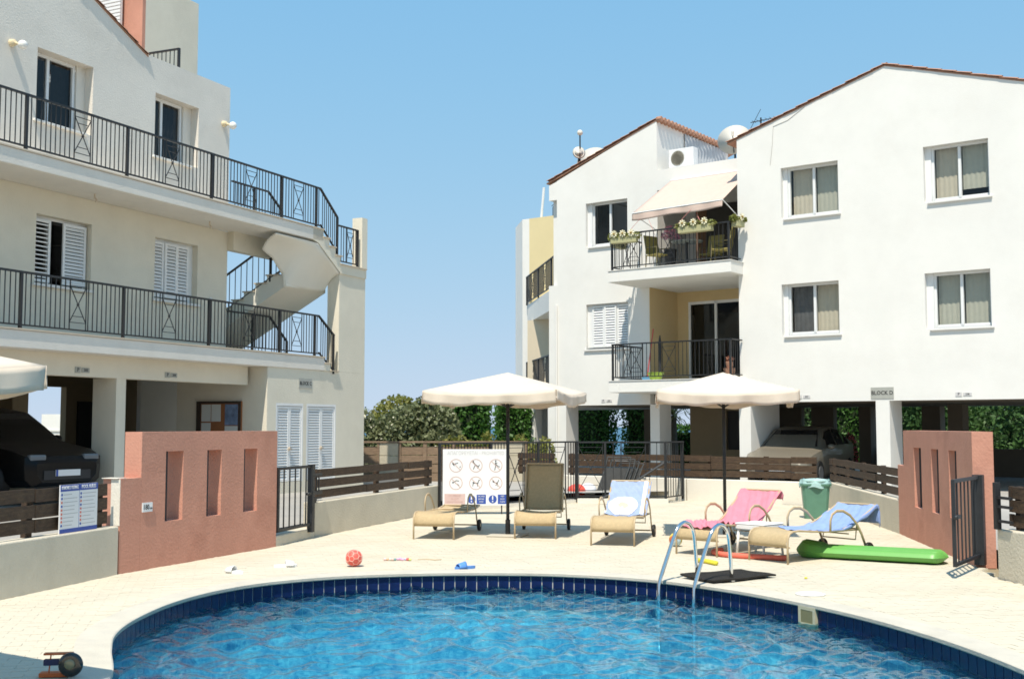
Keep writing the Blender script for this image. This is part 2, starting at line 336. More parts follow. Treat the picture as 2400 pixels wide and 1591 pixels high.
INB=offs(EDGE,SG*.07)[::2]; inside=np.array([[inpoly(x,y,INB) for y in gy] for x in gx])
for i in range(nx_-1):
    for j in range(ny_-1):
        if inside[i,j] or inside[i+1,j+1] or inside[i+1,j] or inside[i,j+1]:
            k=i*ny_+j; mb.f.append((k,k+ny_,k+ny_+1,k+1))
mb.build('pool_water',wm,kind='structure',smooth=True)
# ------------------------------------------------------------------ building helpers
def wall(mb,x0,x1,z0,z1,y0,y1,holes=()):
    xs=sorted({x0,x1,*[h[0] for h in holes],*[h[1] for h in holes]}); zs=sorted({z0,z1,*[h[2] for h in holes],*[h[3] for h in holes]})
    for i in range(len(xs)-1):
        for k in range(len(zs)-1):
            cx,cz=(xs[i]+xs[i+1])/2,(zs[k]+zs[k+1])/2
            if any(h[0]<cx<h[1] and h[2]<cz<h[3] for h in holes): continue
            for y in (y0,y1): mb.quad((xs[i],y,zs[k]),(xs[i+1],y,zs[k]),(xs[i+1],y,zs[k+1]),(xs[i],y,zs[k+1]))
    for a,b,c,d in list(holes)+[(x0,x1,z0,z1)]:
        mb.quad((a,y0,c),(a,y1,c),(a,y1,d),(a,y0,d)); mb.quad((b,y0,c),(b,y1,c),(b,y1,d),(b,y0,d))
        mb.quad((a,y0,c),(b,y0,c),(b,y1,c),(a,y1,c)); mb.quad((a,y0,d),(b,y0,d),(b,y1,d),(a,y1,d))
def railing(parent,P,Q,h=1.0,posts=(),panels=(),sp=.107,mat=None,pw=.40,low=.09,endcap=True,name='railing'):
    mat=mat or metal; P=Vector(P); Q=Vector(Q); L=(Q.xy-P.xy).length; dz=(Q.z-P.z)/L; rz=math.atan2(Q.y-P.y,Q.x-P.x)
    mb=MB(); mb.bar((0,0,h-.02),(L,0,h-.02+dz*L),.05,.035)
    r=mb.build(name,mat,parent,loc=P,rz=rz); MB().bar((0,0,low),(L,0,low+dz*L),.04,.025).build('bottom_rail',mat,r)
    pm=MB().box(-.024,.024,-.024,.024,0,h-.02).mesh('railing_post',mat)
    for s in posts: inst('railing_post',pm,r,(s,0,dz*s))
    bmh=MB().box(-.007,.007,-.007,.007,low,h-.03).mesh('baluster',mat)
    s=sp
    while s<L-.03:
        if not any(abs(s-c)<pw/2-.02 for c in panels) and not any(abs(s-p)<.04 for p in posts): inst('baluster',bmh,r,(s,0,dz*s))
        s+=sp
    for c in panels:
        m=MB(); a=pw/2-.01; t,b=h-.13,low+.13
        for q in (-a,a): m.box(q-.007,q+.007,-.007,.007,low,h-.03)
        m.bar((-a,0,t),(a,0,t),.012); m.bar((-a*.6,0,t-.11),(a*.6,0,t-.11),.012); m.bar((-a,0,b),(a,0,b),.012); m.bar((-a*.6,0,b+.11),(a*.6,0,b+.11),.012)
        m.bar((-a,0,t),(a,0,b),.013); m.bar((-a,.0,b),(a,0,t),.013); m.ball((0,0,(t+b)/2),.026,8,6)
        m.build('cross_panel',mat,r,loc=(c,0,dz*c))
    return r
def window(parent,a0,a1,z0,z1,d,rev=.2,mull=.5,sill=True,cur=(),gl=None,blind=None,fw=.06,label=None):
    y=d+rev; mb=MB()
    mb.box(a0,a0+fw,y-.03,y+.05,z0,z1); mb.box(a1-fw,a1,y-.03,y+.05,z0,z1); mb.box(a0+fw,a1-fw,y-.03,y+.05,z1-fw,z1); mb.box(a0+fw,a1-fw,y-.03,y+.05,z0,z0+fw)
    am=a0+(a1-a0)*mull; mb.box(am-fw*.55,am+fw*.55,y-.035,y+.05,z0+fw,z1-fw)
    mb.box(a0+fw+.002,am-fw*.55,y-.015,y+.02,z0+fw,z0+fw+.045); mb.box(am+fw*.55,a1-fw-.002,y+.0,y+.035,z0+fw,z0+fw+.045)
    o=mb.build('window',pvc,parent,bev=.006)
    for p,q,yy in ((a0+fw,am-fw*.55,y),(am+fw*.55,a1-fw,y+.02)): MB().quad((p,yy,z0+fw),(q,yy,z0+fw),(q,yy,z1-fw),(p,yy,z1-fw)).build('pane',gl or pane_g,o)
    if sill: MB().box(a0-.06,a1+.06,d-.055,y-.03,z0-.045,z0).build('sill',sillm,o,bev=.008)
    for (p,q,zb,zt,mt) in cur:
        m=MB(); n=int((q-p)/.035)+2
        m.grid(lambda u,v:(p+(q-p)*u,y+.13+.007*math.sin(u*n*1.7),zb+(zt-zb)*v),n*2,1); m.build('curtain',mt,o,smooth=True)
    return o
def louvre(parent,a0,a1,z0,z1,y,name='shutter_leaf',ns=14,mat=None,tilt=1,fw=.055,rz=0,pivot=None):
    mat=mat or pvc; L=a1-a0; mb=MB()
    mb.box(0,fw,-.018,.018,0,z1-z0); mb.box(L-fw,L,-.018,.018,0,z1-z0); mb.box(fw,L-fw,-.018,.018,0,fw); mb.box(fw,L-fw,-.018,.018,z1-z0-fw,z1-z0)
    o=mb.build(name,mat,parent,loc=(a0,y,z0),rz=rz,bev=.004)
    m=MB(); H=z1-z0-2*fw
    for k in range(ns):
        z=fw+H*(k+.5)/ns; m.bar((fw,.0,z),(L-fw,.0,z),.006,H/ns*.3) if tilt==0 else m.add([(fw,-.014,z-H/ns*.42),(L-fw,-.014,z-H/ns*.42),(L-fw,.012,z+H/ns*.40),(fw,.012,z+H/ns*.40),(fw,-.010,z-H/ns*.46),(L-fw,-.010,z-H/ns*.46),(L-fw,.016,z+H/ns*.36),(fw,.016,z+H/ns*.36)],[(0,1,2,3),(4,5,6,7),(0,1,5,4),(2,3,7,6)])
    m.build('louvre_slats',mat,o,kind='stuff'); return o
def rake_tiles(roof,P,Q,n,over=.05):
    """overlapping clay tiles along a rake edge, P low end, Q high end"""
    P=Vector(P); Q=Vector(Q); d=(Q-P)/n; L=d.length; mb=MB()
    prof=[(.075*math.cos(t),.034*math.sin(t)) for t in [math.pi*k/6 for k in range(7)]]
    vs=[(0,x,z) for x,z in prof]+[(L*1.18,x*.85,z*.85) for x,z in prof]+[(0,x*.8,z*.75-.01) for x,z in prof]
    mb.add(vs,[(i,i+1,i+8,i+7) for i in range(6)]+[(i,i+1,i+15,i+14) for i in range(6)])
    me=mb.mesh('roof_tile',tile_r)
    sl=math.atan2(d.z,d.xy.length); rz=math.atan2(d.y,d.x)
    for k in range(n):
        o=inst('roof_tile',me,roof,P+d*k+Vector((0,0,.012+random.uniform(-.006,.008))),rot=(0,-sl+.05,rz+random.uniform(-.02,.02)))
curt_b=M('beige_curtain',(.66,.58,.47),.9,.05,8); curt_d=M('dark_curtain',(.13,.13,.14),.9,.2,6); curt_g=M('grey_blind',(.55,.53,.45),.9,.05,8); brownd=M('brown_door_wood',(.22,.12,.06),.6,.2,6); doord=M('dark_screen',(.07,.065,.055),.6,.15,3)
# ================================================================== BLOCK C (left)
BC=thing('apartment_building','shaded white apartment block on the left with two long railed walkways and an outside stair','apartment block',LO,LA)
def part(mb,n,m,p=BC,**k): return mb.build(n,m,p,**k)
mb=MB(); wall(mb,-6,6.64,6.33,9.35,1.15,1.4,[(1.19,2.55,7.31,8.66),(4.26,5.6,7.29,8.62)])
mb.prism([(-3.3,9.35),(.3,11.04),(3.9,9.35)],'y',1.15,1.4); mb.box(6.39,6.64,1.4,9,6.33,9.35)
part(mb,'upper_wall',lwhite)
mb=MB(); wall(mb,-6,6.64,3.3,6.05,1.15,1.4,[(1.28,2.62,4.30,5.58),(4.35,5.66,4.32,5.60)]); mb.box(6.39,6.64,1.4,9,3.3,6.05); mb.box(6.64,8.35,.98,1.2,5.63,6.05)
part(mb,'lower_wall',cream)
mb=MB(); mb.box(-6,6.64,8.75,9,.3,9.3); mb.box(-6,-5.75,1.4,8.75,.3,9.3); part(mb,'rear_wall',cream)
mb=MB(); mb.box(-6,8.72,0,1.15,6.05,6.33); 0; mb.box(-6,6.64,1.4,8.75,6.05,6.33); part(mb,'upper_walkway_slab',lwhite,bev=.012)
mb=MB(); mb.box(-6,8.82,0,2.2,3.0,3.3); mb.box(-6,6.64,2.2,8.75,3.0,3.3); part(mb,'lower_walkway_slab',lwhite,bev=.012)
mb=MB(); mb.box(-6,8.74,-.02,.25,6.332,6.36); part(mb,'slab_nosing',marble); mb=MB(); mb.box(-6,8.84,-.02,.25,3.302,3.33); part(mb,'slab_nosing',marble)
part(MB().box(-6,6.55,.45,.72,2.6,2.998),'ceiling_beam',cream)
for a,dd in ((2.67,1.06),(-.85,1.06),(-4.2,1.06)): part(MB().box(a,a+.25,.47,dd,.2,2.6),'pillar',cream)
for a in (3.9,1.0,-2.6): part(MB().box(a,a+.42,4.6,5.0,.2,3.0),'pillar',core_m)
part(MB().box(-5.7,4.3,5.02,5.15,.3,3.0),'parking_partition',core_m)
part(MB().box(12.9,13.1,5.5,8.2,.3,3.0),'parking_partition',core_m)  # end wall added past the block to shut light out of the bay
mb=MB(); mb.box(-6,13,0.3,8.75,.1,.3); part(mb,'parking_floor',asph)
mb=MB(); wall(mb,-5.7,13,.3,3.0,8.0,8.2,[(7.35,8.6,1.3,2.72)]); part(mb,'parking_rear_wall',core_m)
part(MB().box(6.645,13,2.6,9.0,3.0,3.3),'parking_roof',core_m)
part(MB().box(8.97,9.5,7.95,8.0,.3,2.35),'parking_door',dark)
part(MB().box(9.19,11.2,6,6.12,.3,2.9),'partition_wall',white)
# gabled roof
mb=MB(); e=.06
mb.prism([(-3.75,9.17),(.3,11.075),(4.02,9.33),(4.02,9.30),(.3,11.045),(-3.75,9.14)],'y',1.135,9.1); rf=part(mb,'roof',tile_r)
rake_tiles(rf,(4.0,1.17,9.335),(.3,1.17,11.075),12); rake_tiles(rf,(-3.7,1.12,9.22),(.3,1.12,11.10),12)
part(MB().box(3.95,6.6,1.45,8.7,9.0,9.1),'roof_terrace',soffit)
# roof stair tower, louvred screen and tank
mb=MB(); mb.box(6.40,8.23,3.5,3.7,9.1,12.22); mb.box(8.03,8.23,3.7,6.5,9.1,12.22); part(mb,'stair_tower',cream)
part(MB().box(6.30,6.4,3.5,6.5,9.1,12.22),'stair_tower_side',pink)
sc_=MB().box(6.18,6.22,4.05,6.4,9.1,12.4).build('tank_screen',pvc,BC)
mb=MB()
for k in range(34): mb.box(6.14,6.18,4.05,6.4,9.4+k*.088,9.46+k*.088)
mb.build('louvre_slats',pvc,sc_,kind='stuff')
tankm=M('galvanised_tank',(.42,.46,.50),.35,.15,3,metal=.7)
mb=MB(); mb.lathe([(.02,2.6),(.30,2.66),(.40,2.8),(.40,5.3),(.30,5.42),(.02,5.46)],20,(0,3.3,10.25),'x'); mb.box(3.2,3.3,3.1,3.5,9.1,9.9); mb.box(4.8,4.9,3.1,3.5,9.1,9.9); part(mb,'water_tank',tankm,smooth=True)
railing(BC,(5.1,2.35,9.02),(5.1,1.28,9.0),.84,posts=(1.05,),sp=.115)
# windows on the upper walkway, shutters on the lower one
cd=[(1.25,1.85,7.35,8.6,curt_d),(1.88,2.5,7.35,8.6,curt_d)]
window(BC,1.19,2.33,7.31,8.66,1.15,.28,.42,True,cd,pane_d)
window(BC,4.26,5.34,7.29,8.62,1.15,.28,.42,True,[(4.3,4.75,7.33,8.58,curt_d),(4.8,5.25,7.33,8.58,curt_d)],pane_d)
for a0,a1,z0,z1 in ((2.33,2.55,7.31,8.66),(5.34,5.6,7.29,8.62)): part(MB().box(a0+.002,a1-.003,1.36,1.399,z0,z1),'reveal_panel',lwhite)
s1=MB(); s1.box(1.28,2.62,1.33,1.37,5.53,5.58); s1.box(1.28,2.62,1.33,1.37,4.30,4.34); s1.box(1.28,1.31,1.33,1.37,4.34,5.53); s1.box(2.59,2.62,1.33,1.37,4.34,5.53); s1.box(1.72,1.76,1.33,1.37,4.34,5.53)
s1=part(s1,'shutter_frame',pvc); louvre(s1,1.31,1.74,4.35,5.52,1.29,ns=13,tilt=0); louvre(s1,2.02,2.59,4.35,5.52,1.27,ns=16,rz=0); MB().quad((1.3,1.42,4.3),(2.6,1.42,4.3),(2.6,1.42,5.58),(1.3,1.42,5.58)).build('pane',pane_d,s1); MB().box(1.22,2.66,1.09,1.33,4.25,4.298).build('sill',sillm,s1)
s2=part(MB().box(4.35,5.66,1.30,1.36,5.55,5.60).box(4.35,5.66,1.30,1.36,4.32,4.37).box(5.5,5.66,1.30,1.36,4.37,5.55),'shutter_frame',pvc)
for k in range(3): louvre(s2,4.36+k*.38,4.36+k*.38+.375,4.38,5.54,1.27-.03*(k%2),ns=15)
MB().box(4.29,5.72,1.09,1.3,4.27,4.318).build('sill',sillm,s2)
# store room end: BLOCK C
mb=MB(); wall(mb,6.7,10.6,.2,2.998,.03,.2,[(7.02,8.04,.45,2.21),(8.17,9.36,.45,2.21)]); mb.box(6.7,6.9,.2,2.57,.2,2.998); mb.box(10.4,10.6,.2,2.57,.2,2.998); mb.box(6.9,10.4,2.37,2.57,.2,2.998); part(mb,'store_room_wall',cream)
for a0,a1 in ((7.02,8.04),(8.17,9.36)):
    am=(a0+a1)/2
    fr_=part(MB().box(a0,a1,.03,.12,2.15,2.21).box(a0,a0+.04,.03,.12,.45,2.15).box(a1-.04,a1,.03,.12,.45,2.15),'louvred_door',pvc)
    louvre(fr_,a0+.045,am-.003,.46,2.14,.06,'door_leaf',26); louvre(fr_,am+.003,a1-.045,.46,2.14,.06,'door_leaf',26)
    MB().box(am-.07,am+.07,.0,.03,1.18,1.2).box(am-.02,am+.0,.0,.04,1.15,1.23).build('handle',marble,fr_)
mb=MB(); mb.box(9.45,10.6,.03,.37,3.0,5.38); mb.box(8.9,10.6,.37,2.4,3.0,3.2); part(mb,'landing_wall',cream)
part(MB().box(9.44,10.6,0,1.3,5.38,5.6),'stair_landing',cream); part(MB().box(10.36,10.6,-.02,.27,5.6,6.9),'stair_tower_fin',cream)
mb=MB(); mb.prism([(8.3,6.05),(8.3,6.33),(8.72,6.33),(8.72,6.15),(8.97,6.15),(8.97,5.97),(9.23,5.97),(9.23,5.79),(9.44,5.79),(9.44,5.40),(8.51,6.0)],'y',.0,1.2); up=part(mb,'upper_stair',cream)
for a,z in ((8.72,6.15),(8.97,5.97),(9.23,5.79)): MB().box(a-.02,a+.27,-.03,1.22,z+.002,z+.03).build('stair_tread',marble,up)
part(MB().box(9.43,10.6,-.03,1.3,5.602,5.63),'landing_edge',marble)
mb=MB(); mb.prism([(8.7,3.0),(8.7,3.3),(8.82,3.3),(8.82,3.17),(9.08,3.17),(9.08,3.0)],'y',.005,1.1); lo=part(mb,'lower_stair',cream); MB().box(8.82,9.1,-.02,1.12,3.172,3.2).build('stair_tread',marble,lo); MB().box(9.08,9.44,-.02,1.12,3.002,3.02).build('stair_tread',marble,lo)
# flight behind, running up towards the pool
pf=[]; n=10; d0=4.1; z0=3.41
for k in range(n): pf+=[(d0-.335*k,z0+.18*k),(d0-.335*k,z0+.18*(k+1))]
pf+=[(.54,z0+.18*n),(.54,4.95),(d0+.1,3.04)]
fl_=MB(); fl_.prism(pf,'x',8.0,9.6); fl2=part(fl_,'rear_stair_flight',stairp)
for k in range(n): MB().box(7.96,9.6,d0-.335*(k+1),d0-.335*k+.02,z0+.18*(k+1)+.002,z0+.18*(k+1)+.03).build('stair_tread',marble,fl2)
SA=[(6.9,.02,5.995),(7.4,.02,5.995),(8.0,.02,5.995),(8.5,.02,5.99),(9.0,.02,5.67),(9.43,.02,5.395)]; SB=[(7.1,.55,5.68),(7.5,.58,5.55),(7.96,.62,5.2),(7.98,.60,4.9),(9.4,.53,4.945),(9.44,.45,5.0)]
pl=lambda Q,u:Vector([float(np.interp(u*5,range(6),[q[k] for q in Q])) for k in range(3)])
mb=MB(); mb.grid(lambda u,v:pl(SA,u)*(1-v)+pl(SB,u)*v+Vector((0,.05,.03))*math.sin(math.pi*v),30,10); part(mb,'stair_soffit',stairp,solid=.02,smooth=True)
railing(BC,(8.02,3.9,3.5),(8.02,.8,5.18),.95,posts=(0.02,1.5,2.9),sp=.17)
railing(BC,(9.5,3.9,3.5),(9.5,.8,5.18),.95,posts=(0,1.5),sp=.17)
# walkway railings
P_=[-4.70,-2.35,0,2.35,4.74,7.11,8.45]
for z in (6.33,3.3):
    railing(BC,(-6,0.03,z),(8.62,.03,z),1.0,posts=[6+p for p in P_],panels=[6+p+1.25 for p in (-4.7,-2.35,0)]+[6+p+1.22 for p in (2.35,)]+[6+6.03,6+7.75])
railing(BC,(8.62,.03,6.36),(9.33,.03,5.80),.96,posts=(.71,),sp=.085)
railing(BC,(9.40,.03,5.6),(10.25,.03,5.6),.97,posts=(.83,),panels=(.5,),pw=.3)
railing(BC,(8.62,.03,3.33),(9.25,.03,2.92),.96,posts=(.6,),sp=.085)
railing(BC,(6.7,1.1,6.33),(8.04,1.1,6.33),.91,posts=(.8,),sp=.11); railing(BC,(8.04,1.1,6.33),(8.57,1.1,5.97),.9,posts=(.52,),sp=.08)
railing(BC,(6.7,1.6,3.3),(8.8,1.6,3.3),1.06,posts=(1.45,),sp=.13); railing(BC,(8.8,1.6,3.3),(9.5,1.6,2.75),1.06,posts=(.7,),sp=.1)
# lamps, small ceiling lamp brackets, plaques
lampg=M('lamp_opal',(.78,.76,.72),.3); lampb=M('lamp_base_cream',(.70,.58,.38),.5)
for a,z in ((.60,8.55),(6.42,8.47)):
    b_=part(MB().lathe([(.07,1.15),(.06,1.07),(.03,1.05)],12,(a,0,z),'y').tube([(a,1.06,z),(a,1.0,z-.03),(a+.03,.97,z-.05)],.025),'wall_lamp',lampb); MB().ball((a+.05,.92,z-.05),.085,14,10).build('lamp_shade',lampg,b_,smooth=True)
for a in (2.15,5.4): part(MB().tube([(a,.62,6.05),(a,.62,5.98),(a+.03,.6,5.94),(a,.6,5.90)],.018),'ceiling_hook',marble)
part(MB().box(6.05,6.13,1.13,1.15,4.42,4.52),'socket_box',sillm)
for a in (1.62,3.95):
    q=part(MB().box(a,a+.13,.435,.45,2.66,2.77).box(a+.16,a+.34,.435,.45,2.67,2.76),'bay_plaque',plaque); text('P',.10,q,(a+.065,.432,2.715),ink); text('203' if a<2 else '204',.07,q,(a+.25,.432,2.715),ink)
# ------------------------------------------------------------------ wall signs of the blocks (things that hang on the wall)
def plate(name,label,O,A,a0,a1,z0,z1,d,txt,size,m=plaque,tm=ink):
    p=wl(O,A,((a0+a1)/2,d,(z0+z1)/2)); t=thing(name,label,'sign',p,A); wd,h=(a1-a0)/2,(z1-z0)/2
    MB().box(-wd,wd,-.012,.0,-h,h).build('sign_plate',m,t); text(txt,size,t,(0,-.014,0),tm,bold=.002,sx=.95); return t
plate('block_sign','grey BLOCK C plate above the white louvred doors',LO,LA,7.85,8.36,2.56,2.79,.03,'BLOCK C',.115)
plate('block_sign','grey BLOCK D plate under the white gable wall',RO,RA,2.28,2.83,2.345,2.62,0,'BLOCK D',.13)
# notice board on the side wall of block C
nb=thing('notice_board','dark framed notice board with pinned papers on the shaded side wall behind the pink wall','notice board',wl(LO,LA,(6.7,1.32,1.7)),LA-math.pi/2)
cork=M('cork',(.30,.12,.045),.9,.1,8); paper=M('pinned_paper',(.60,.60,.56),.8); poster=M('blue_poster',(.18,.24,.36),.6,.5,6)
MB().box(-.62,.62,-.05,0,-.55,.55).build('board_back',cork,nb); fm=M('board_frame',(.05,.035,.025),.6)
mb=MB(); mb.box(-.62,-.5,-.07,-.05,-.55,.55); mb.box(.56,.62,-.07,-.05,-.55,.55); mb.box(-.5,.56,-.07,-.05,.5,.55); mb.box(-.5,.56,-.07,-.05,-.55,-.5); mb.build('frame',fm,nb)
for x0,x1,z0,z1,mt in ((-.48,-.22,.1,.48,paper),(-.2,.06,.1,.48,paper),(-.48,-.22,-.42,.07,paper),(.18,.54,.02,.48,poster),(.18,.54,-.2,0,paper),(.18,.54,-.45,-.22,paper)): MB().box(x0,x1,-.056,-.051,z0,z1).build('paper_sheet',mt,nb)
# ================================================================== BLOCK D (right)
BD=thing('apartment_building','sunlit white gabled apartment block on the right with open parking bays below and two balconies','apartment block',RO,RA)
def pr(mb,n,m,p=BD,**k): return mb.build(n,m,p,**k)
W=[(.08,1.58,6.93,8.24),(3.66,5.13,6.93,8.26),(.05,1.54,3.95,5.26),(3.62,5.09,3.95,5.26)]
mb=MB(); wall(mb,-1.13,8.5,2.3,9.18,0,.25,W); 
mb.prism([(-1.13,9.18),(2.8,10.38),(6.73,9.18)],'y',0,.25); mb.box(-1.13,-.88,.25,9,2.3,9.2); mb.box(8.25,8.5,.25,9,2.3,9.18); pr(mb,'gable_wall',white)
mb=MB(); mb.prism([(-1.40,9.11),(2.8,10.41),(8.6,8.65),(8.6,8.61),(2.8,10.382),(-1.40,9.075)],'y',-.015,9.2); rf=pr(mb,'roof',tile_r); rake_tiles(rf,(-1.42,.02,9.12),(2.8,.02,10.43),13); rake_tiles(rf,(8.5,.02,8.67),(2.8,.02,10.43),17)
mb=MB(); HW=[(-6.51,-5.08,6.94,8.25),(-6.51,-5.08,3.93,5.25)]
wall(mb,-7.55,-4.09,5.9,9.06,1,1.25,HW[:1]); wall(mb,-7.85,-4.38,2.3,5.9,1,1.25,HW[1:]); mb.prism([(-7.55,9.06),(-4.09,10.38),(-4.09,9.06)],'y',1,1.25); mb.prism([(-7.85,8.5),(-7.55,8.5),(-7.55,9.06),(-7.85,8.96)],'y',1.02,1.25)
mb.box(-4.34,-4.09,1.25,5.5,8.9,10.4); mb.box(-4.34,-4.09,1.25,2.9,5.9,8.9); pr(mb,'wing_wall',white)
mb=MB(); mb.prism([(-7.92,9.045),(-4.04,10.41),(-4.04,10.375),(-7.92,9.01)],'y',.985,6); rf2=pr(mb,'wing_roof',tile_r); rake_tiles(rf2,(-7.9,1.02,9.09),(-4.1,1.02,10.43),13)
me=MB().lathe([(.075,0),(.09,.02),(.09,.16),(.07,.17)],8,ax='x').mesh('eave_tile',tile_r)
for k in range(22): inst('eave_tile',me,rf2,(-4.11,1.05+k*.215,10.40))
mb=MB(); mb.box(-4.09,-1.13,1,1.25,8.35,8.93); mb.box(-4.09,-1.13,1.25,9,8.6,8.75); pr(mb,'recess_lintel',white)
mb=MB(); mb.box(-4.34,-1.13,2.7,2.9,5.9,8.7); pr(mb,'upper_recess_wall',white)
mb=MB(); mb.box(-4.38,-4.36,1.25,2.6,2.9,5.62) if 0 else mb.box(-4.378,-4.36,1.006,2.6,2.9,5.62); wall(mb,-4.38,-1.13,2.9,5.62,2.6,2.75,[(-4.0,-2.2,2.95,5.3)]); pr(mb,'ochre_recess_wall',ochre)
pr(MB().box(-4.38,-1.13,1.02,2.6,5.62,5.66),'recess_ceiling',ochre)
mb=MB(); mb.box(-4.34,-1.0,-.7,2.75,5.60,5.9); mb.box(-4.68,-4.34,-.7,.998,5.60,5.9); pr(mb,'upper_balcony_slab',white,bev=.01)
mb=MB(); mb.box(-4.36,-1.0,-.7,2.75,2.60,2.9); mb.box(-4.68,-4.36,-.7,.998,2.60,2.9); pr(mb,'lower_balcony_slab',white,bev=.01)
pr(MB().box(-4.7,-.98,-.72,.98,5.902,5.92),'slab_nosing',sillm); pr(MB().box(-4.7,-.98,-.72,.98,2.902,2.92),'slab_nosing',sillm)
# floors, rear
mb=MB(); mb.box(-.88,8.25,.25,9,8.62,8.74); mb.box(-.88,8.25,.25,9,2.3,2.6); mb.box(-.88,8.25,.25,9,5.6,5.85); mb.box(-7.85,-4.4,1.25,9,2.3,2.6); mb.box(-7.5,-4.4,1.25,9,5.6,5.85); mb.box(-4.4,-.88,2.75,9,2.3,2.6); mb.box(-4.34,-1.13,2.9,9,5.6,5.85); pr(mb,'floor_slab',shade_m)
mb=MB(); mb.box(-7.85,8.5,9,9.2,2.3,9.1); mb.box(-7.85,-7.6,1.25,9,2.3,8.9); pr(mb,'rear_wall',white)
# windows
window(BD,.20,1.58,6.93,8.24,0,.2,.5,True,[(.28,.85,6.97,8.2,curt_b),(.92,1.52,6.97,8.2,curt_g)])
window(BD,3.80,5.13,6.93,8.26,0,.2,.48,True,[(3.86,4.4,6.97,8.22,curt_b),(4.47,5.07,7.2,8.22,curt_g)])
window(BD,.17,1.54,3.95,5.26,0,.2,.5,True,[(.87,1.5,3.98,5.22,curt_b),(.24,.83,3.98,5.22,curt_d)])
window(BD,3.78,5.09,3.95,5.26,0,.2,.48,True,[(3.84,4.38,3.98,5.22,curt_g),(4.45,5.03,3.98,5.22,curt_g)])
for a0,a1,z0,z1 in ((.08,.2,6.93,8.24),(3.66,3.8,6.93,8.26),(.05,.17,3.95,5.26),(3.62,3.78,3.95,5.26)):
    o=pr(MB().box(a0,a1,.14,.24,z0,z1),'window_track',pvc); 
window(BD,-6.36,-5.08,6.94,8.25,1,.2,.47,True,[(-6.3,-5.75,7.0,8.2,curt_d)],pane_d); pr(MB().box(-6.51,-6.36,1.12,1.24,6.94,8.25),'window_track',pvc)
fr_=pr(MB().box(-6.51,-5.08,1.12,1.2,5.2,5.25).box(-6.51,-5.08,1.12,1.2,3.93,3.98).box(-6.51,-6.36,1.1,1.2,3.98,5.2),'shutter_frame',pvc); MB().box(-6.57,-5.02,.945,1.12,3.885,3.93).build('sill',sillm,fr_)
for k in range(3): louvre(fr_,-6.35+k*.425,-6.35+k*.425+.418,3.98,5.2,1.09-.025*(k%2),ns=15)
# balcony doors
d_=MB(); 
for x in (-4.0,-3.16,-2.26): d_.box(x,x+.07,2.6,2.68,2.95,5.3)
d_.box(-3.93,-2.26,2.6,2.68,5.22,5.3); d_.box(-3.93,-2.26,2.6,2.68,2.95,3.02); d_=pr(d_,'sliding_door',pvc); MB().quad((-3.93,2.63,3.02),(-3.16,2.63,3.02),(-3.16,2.63,5.22),(-3.93,2.63,5.22)).build('pane',pane_d,d_); MB().quad((-3.09,2.66,3.02),(-2.26,2.66,3.02),(-2.26,2.66,5.22),(-3.09,2.66,5.22)).build('pane',pane_d,d_); MB().box(-3.9,-3.2,2.75,2.78,3,5.2).build('dark_screen',doord,d_)
d_=pr(MB().box(-3.75,-3.4,2.64,2.698,5.93,8.1),'balcony_door',brownd); pr(MB().box(-3.4,-1.2,2.66,2.699,5.93,8.1),'dark_doorway',doord)
# balcony rails
for z in (5.92,2.92):
    railing(BD,(-4.60,-.64,z),(-1.06,-.64,z),1.0,posts=(0.02,3.52),panels=(.75,1.75) if z<4 else (.7,1.75),sp=.12)
    railing(BD,(-1.06,-.64,z),(-1.06,-.03,z),1.0,sp=.12)
    railing(BD,(-4.60,.96,z),(-4.60,-.64,z),1.0,sp=.12,panels=(.8,))
# skewed end block with its own balcony
N=(-8.2,1.6); F_=(-11.65,5.0); mb=MB(); 
poly=[(-7.85,1.26),N,F_,(-12.9,6.1),(-12.9,9.2),(-7.85,9.2)]
mb.prism([(-7.85,1.25),N,(-11.5,4.88),(-11.5,9),(-7.85,9)],'z',5.25,5.87); pr(mb,'end_balcony_parapet',white)
mb=MB(); mb.prism([(-7.85,1.25),N,F_,(-11.65,9),(-7.85,9)],'z',2.3,2.9); pr(mb,'end_balcony_slab',white)
mb=MB(); mb.prism([(-11.8,5.0),(-13.0,6.2),(-13.0,9.2),(-11.5,9.2),(-11.5,5.0)],'z',2.3,8.93); pr(mb,'end_side_wall',white)
mb=MB(); mb.box(-11.5,-7.86,5.0,5.2,5.87,8.93); mb.box(-11.5,-7.86,5.2,9.2,8.7,8.93); pr(mb,'yellow_end_wall',yellow)
mb=MB(); mb.box(-10.85,-7.86,4.0,4.2,2.9,5.25); pr(mb,'end_recess_wall',soffit); pr(MB().box(-12.55,-12.45,5.75,5.83,6.7,8.3),'end_gutter',pvc)
railing(BD,(N[0]-.02,N[1]+.05,5.87),(F_[0]+.1,F_[1]-.1,5.87),1.0,posts=(0,2.3,4.6),panels=(1.1,3.4)); railing(BD,(-7.86,1.3,5.87),(N[0],N[1]+.03,5.87),1.0,sp=.16); railing(BD,(N[0]-.02,N[1]+.05,2.9),(F_[0]+.1,F_[1]-.1,2.9),1.0,posts=(0,2.3,4.6),panels=(1.1,3.4))
mb=MB(); mb.box(-9.6,-7.56,4.3,7,8.93,9.6); pr(mb,'roof_block',white)
pr(MB().tube([(-7.56,.96,5.3),(-7.56,.96,.3)],.035),'drain_pipe',white)
